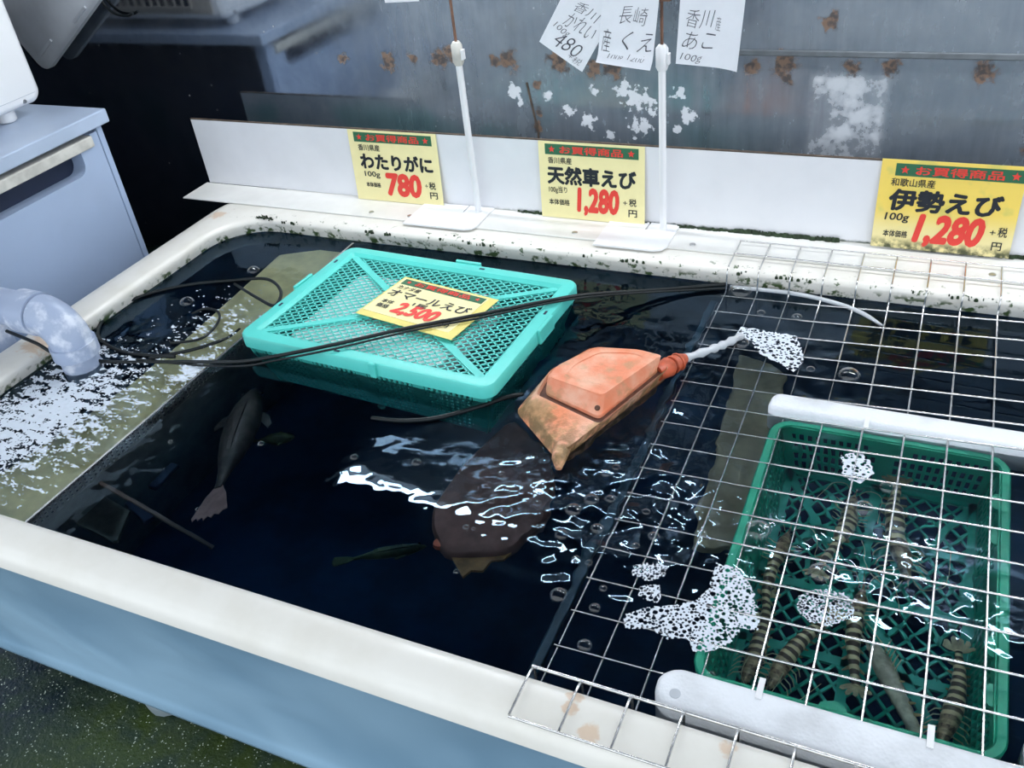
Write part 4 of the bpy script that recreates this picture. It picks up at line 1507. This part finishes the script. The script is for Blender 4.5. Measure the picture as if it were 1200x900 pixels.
for yy, zf in [(0.4395, 0.0022)]:
    MB().tube([(ends[0] + 0.003, yy, zf), (ends[1], yy, zf)], WR, 7).build('cross_wire', MT['steel'], gd, smooth=60)
MB().tube([(ends[0], 0.5035, -0.004), (ends[1], 0.5035, -0.004)], WR * 1.35, 7).build('cross_wire', MT['steel'], gd, smooth=60)
for yy in (1.424, 1.377):
    MB().tube([(ends[0] + 0.003, yy, 0.0100), (ends[1], yy, 0.0100)], WR, 7).build('cross_wire', MT['steel'], gd, smooth=60)
yy = 0.557
while yy < 1.315:
    j = 8 * (yy - 0.508) / (1.322 - 0.508)
    MB().tube([(x, yy, gz(x) - 0.002 * math.sin(math.pi * j / 8) + 2 * WR - 0.0002) for x in [ends[0] + (ends[1] - ends[0]) * i / 6 for i in range(7)]], WR, 7).build('cross_wire', MT['steel'], gd, smooth=60)
    yy += 0.050

# ------------------------------------------------------------------ hoses
def hose(name, label, pts, r, mat, sub=8):
    o = MB().tube(smooth_path(pts, sub), r, 8).build(name, MT[mat], smooth=60)
    return tag(o, label, 'hose')


w_ = WZ + 0.003
hose('air_hose', 'long black air hose stretched across the lid of the teal basket', [at(8, 388, 0.0075), at(42, 402, 0.0070), at(70, 416, -0.012), at(132, 424, w_), at(215, 424, w_), at(280, 424, 0.0), at(320, 418, 0.0165), at(390, 404, 0.0155), at(480, 384, 0.0155), at(560, 369, 0.0165), at(640, 353, 0.0165), at(690, 345, 0.004), at(770, 340, -0.02), at(852, 333, -0.024)], 0.0031, 'hose')
hose('air_hose', 'thin black hose running beside the long one across the teal lid', [at(160, 421, w_), at(230, 428, w_), at(285, 429, 0.0), at(325, 422, 0.0155), at(395, 408, 0.0150), at(485, 387, 0.0150), at(565, 372, 0.016), at(645, 355, 0.016), at(700, 347, 0.0), at(790, 341, -0.022), at(850, 338, -0.026)], 0.0019, 'hose')
hose('air_hose', 'black hose coiled in a wide loop on the water at the left rim', [at(205, 418, w_), at(150, 414, w_ - .002), at(120, 400, w_), at(116, 384, w_), at(132, 363, w_), at(172, 345, w_), at(220, 334, w_), at(270, 329, w_), at(312, 327, w_), at(329, 341, w_), at(322, 358, w_), at(303, 350, w_ - .002), at(275, 333, w_ - .004)], 0.0030, 'hose')
hose('air_hose', 'black hose curving past the left corner of the teal basket', [at(175, 420, w_ - .001), at(225, 410, w_ - .001), at(262, 398, w_ - .002), at(282, 390, -0.045)], 0.0030, 'hose')
hose('air_hose', 'small inner curl of black hose inside the wide loop', [at(200, 402, w_), at(235, 397, w_), at(254, 380, w_), at(256, 366, w_), at(240, 362, w_), at(225, 368, w_ - .003)], 0.0024, 'hose')
hose('air_hose', 'black hose lying on the water in front of the teal basket', [at(436, 490, w_ - .004), at(470, 493, w_), at(510, 490, w_), at(560, 477, w_), at(592, 466, w_), at(612, 462, w_ - .004)], 0.0034, 'hose')
hose('air_hose', 'wet pale hose arching under the rear of the wire grid', [at(856, 336, WZ - .002), at(885, 339, WZ + .001), at(930, 344, WZ + .002), at(975, 354, WZ + .002), at(1010, 367, WZ + .001), at(1036, 385, WZ - .004)], 0.0038, 'clear')
hose('power_cable', 'thin black cable hanging on the steel wall beside the tilted grey tray', hp, 0.003, 'hose', 2)

# ------------------------------------------------------------------ bubbles and foam patches on the water
bm_ = MB()
lp = []
for th in (1.45, 1.2, 0.95, 0.7, 0.45, 0.2, 0.04):
    lp.append([(math.sin(th) * math.cos(q * math.pi / 10), math.sin(th) * math.sin(q * math.pi / 10), math.cos(th) - 0.12) for q in range(20)])
bm_.loft(lp, cap1=True)
proto = None
BUB = [(868, 341, 13), (868, 402, 10), (995, 440, 12), (888, 622, 15), (962, 672, 14), (655, 698, 11), (707, 690, 5), (697, 713, 7), (685, 757, 9), (693, 586, 9), (672, 598, 10), (658, 627, 8), (488, 542, 6), (587, 555, 4),
       (833, 791, 5), (297, 317, 7), (219, 354, 8), (1040, 572, 9), (1012, 596, 11), (934, 372, 6), (892, 367, 5), (950, 433, 5), (535, 670, 4), (766, 629, 7), (822, 625, 6), (415, 536, 5), (546, 618, 4), (576, 588, 4),
       (630, 590, 5), (710, 555, 6), (722, 548, 5), (757, 600, 5), (1012, 690, 6), (985, 705, 8), (675, 655, 5), (690, 660, 5), (200, 518, 3), (306, 520, 4), (232, 597, 3), (555, 620, 3), (700, 620, 8), (715, 585, 6), (745, 640, 5)]
for px, py, r in BUB:
    p = at(px, py, WZ + 0.001)
    dist = (p - Vector((0, 0, CH))).length
    s = r * dist / F
    if proto is None:
        proto = bm_.build('bubble', MT['bubble'], world=False, smooth=180)
        ob = proto
    else:
        ob = proto.copy()
        col.objects.link(ob)
    ob.location = (p.x, p.y, p.z + ZR)
    ob.scale = (s, s, s * 0.75)
    sz = 'large' if r >= 10 else 'small'
    where = 'on the left compartment' if p.x < -1.0 else 'on the open dark water' if p.x < -0.30 else 'over the green crate' if (p.x > -0.15 and p.y < 1.0) else 'among the wires beside the green crate'
    own = {(868, 341): 'large clear bubble at the rear rim where the pale hose starts', (868, 402): 'large clear bubble at the tip of the short clear hose', (995, 440): 'large lone clear bubble among the wires behind the rear foam float',
           (888, 622): 'large clear bubble at the left edge of the green crate', (962, 672): 'large clear bubble just behind the oval foam patch in the green crate', (655, 698): 'large lone clear bubble on dark water left of the wire grid, nearest the front rim',
           (672, 598): 'large clear bubble in the ripples between the orange float and the wire grid', (1012, 596): 'large clear bubble in the rear half of the green crate'}.get((px, py))
    tag(ob, own or '%s clear round air bubble floating %s' % (sz, where), 'bubble', '%s air bubbles %s' % (sz, where))


def foam_patch(label, poly, n, rmin, rmax):
    P = [at(a, b, WZ) for a, b in poly]
    xs_ = [q.x for q in P]
    ys_ = [q.y for q in P]

    def inside(x, y):
        c = False
        for i in range(len(P)):
            a, b = P[i - 1], P[i]
            if (a.y > y) != (b.y > y) and x < (b.x - a.x) * (y - a.y) / (b.y - a.y) + a.x:
                c = not c
        return c
    rng = np.random.default_rng(len(poly) * 7 + n)
    step = 0.0007
    x0, x1, y0, y1 = min(xs_), max(xs_), min(ys_), max(ys_)
    seeds = []
    g = 0
    while len(seeds) < n and g < n * 60:
        g += 1
        x, y = rng.uniform(x0 - .004, x1 + .004), rng.uniform(y0 - .004, y1 + .004)
        r = 1.15 * (rmin + (rmax - rmin) * rng.random() ** 2.0)
        if all((x - a) ** 2 + (y - b) ** 2 > (0.66 * (r + c)) ** 2 for a, b, c in seeds):
            seeds.append((x, y, r))
    S = np.array(seeds)
    mb = MB()
    idx = {}
    nx, ny = int((x1 - x0) / step) + 1, int((y1 - y0) / step) + 1

    def vid(i, j):
        if (i, j) not in idx:
            x, y = x0 + i * step, y0 + j * step
            idx[(i, j)] = len(mb.v)
            mb.v.append((x, y, WZ + 0.0016 + 0.0008 * mn.noise(Vector((x * 400, y * 400, 2)))))
        return idx[(i, j)]
    for j in range(ny):
        y = y0 + (j + .5) * step
        X = x0 + (np.arange(nx) + .5) * step
        D = np.hypot(X[:, None] - S[None, :, 0], y - S[None, :, 1]) / S[None, :, 2]
        dm = D.min(1)
        for i in range(nx):
            jx = 0.003 * mn.noise(Vector((X[i] * 120, y * 120, 3)))
            if dm[i] > 0.70 and inside(X[i] + jx, y + jx):
                mb.f.append((vid(i, j), vid(i + 1, j), vid(i + 1, j + 1), vid(i, j + 1)))
    o = mb.build('foam_patch', MT['froth'], smooth=180)
    return tag(o, label, 'foam', 'bubble foam patches', kind='stuff')


foam_patch('large patch of bubbly white foam over the left edge of the green crate', [(840, 660), (866, 668), (880, 690), (888, 718), (890, 740), (868, 738), (855, 755), (835, 764), (812, 765), (806, 748), (780, 750), (765, 738), (732, 738), (730, 722), (760, 712), (790, 710), (815, 705), (832, 690), (836, 670)], 900, 0.0013, 0.0042)
foam_patch('oval patch of bubbly white foam in the middle of the green crate', [(935, 700), (955, 692), (985, 695), (1005, 705), (998, 722), (975, 736), (948, 730), (934, 716)], 330, 0.0013, 0.0038)
foam_patch('patch of bubbly white foam beside the hose end of the orange float', [(868, 384), (905, 390), (935, 395), (942, 425), (930, 437), (910, 425), (890, 415), (880, 400), (862, 395)], 300, 0.0014, 0.0045)
foam_patch('small patch of bubbly white foam left of the large foam patch', [(742, 664), (765, 659), (782, 666), (778, 678), (758, 682), (742, 675)], 120, 0.0012, 0.0036)
foam_patch('smallest patch of bubbly white foam just above the large foam patch', [(748, 688), (770, 686), (778, 698), (770, 708), (752, 704)], 90, 0.0012, 0.0036)
foam_patch('tiny patch of bubbly white foam in the rear part of the green crate', [(985, 535), (1005, 530), (1020, 542), (1024, 556), (1008, 568), (988, 560)], 90, 0.0012, 0.0040)
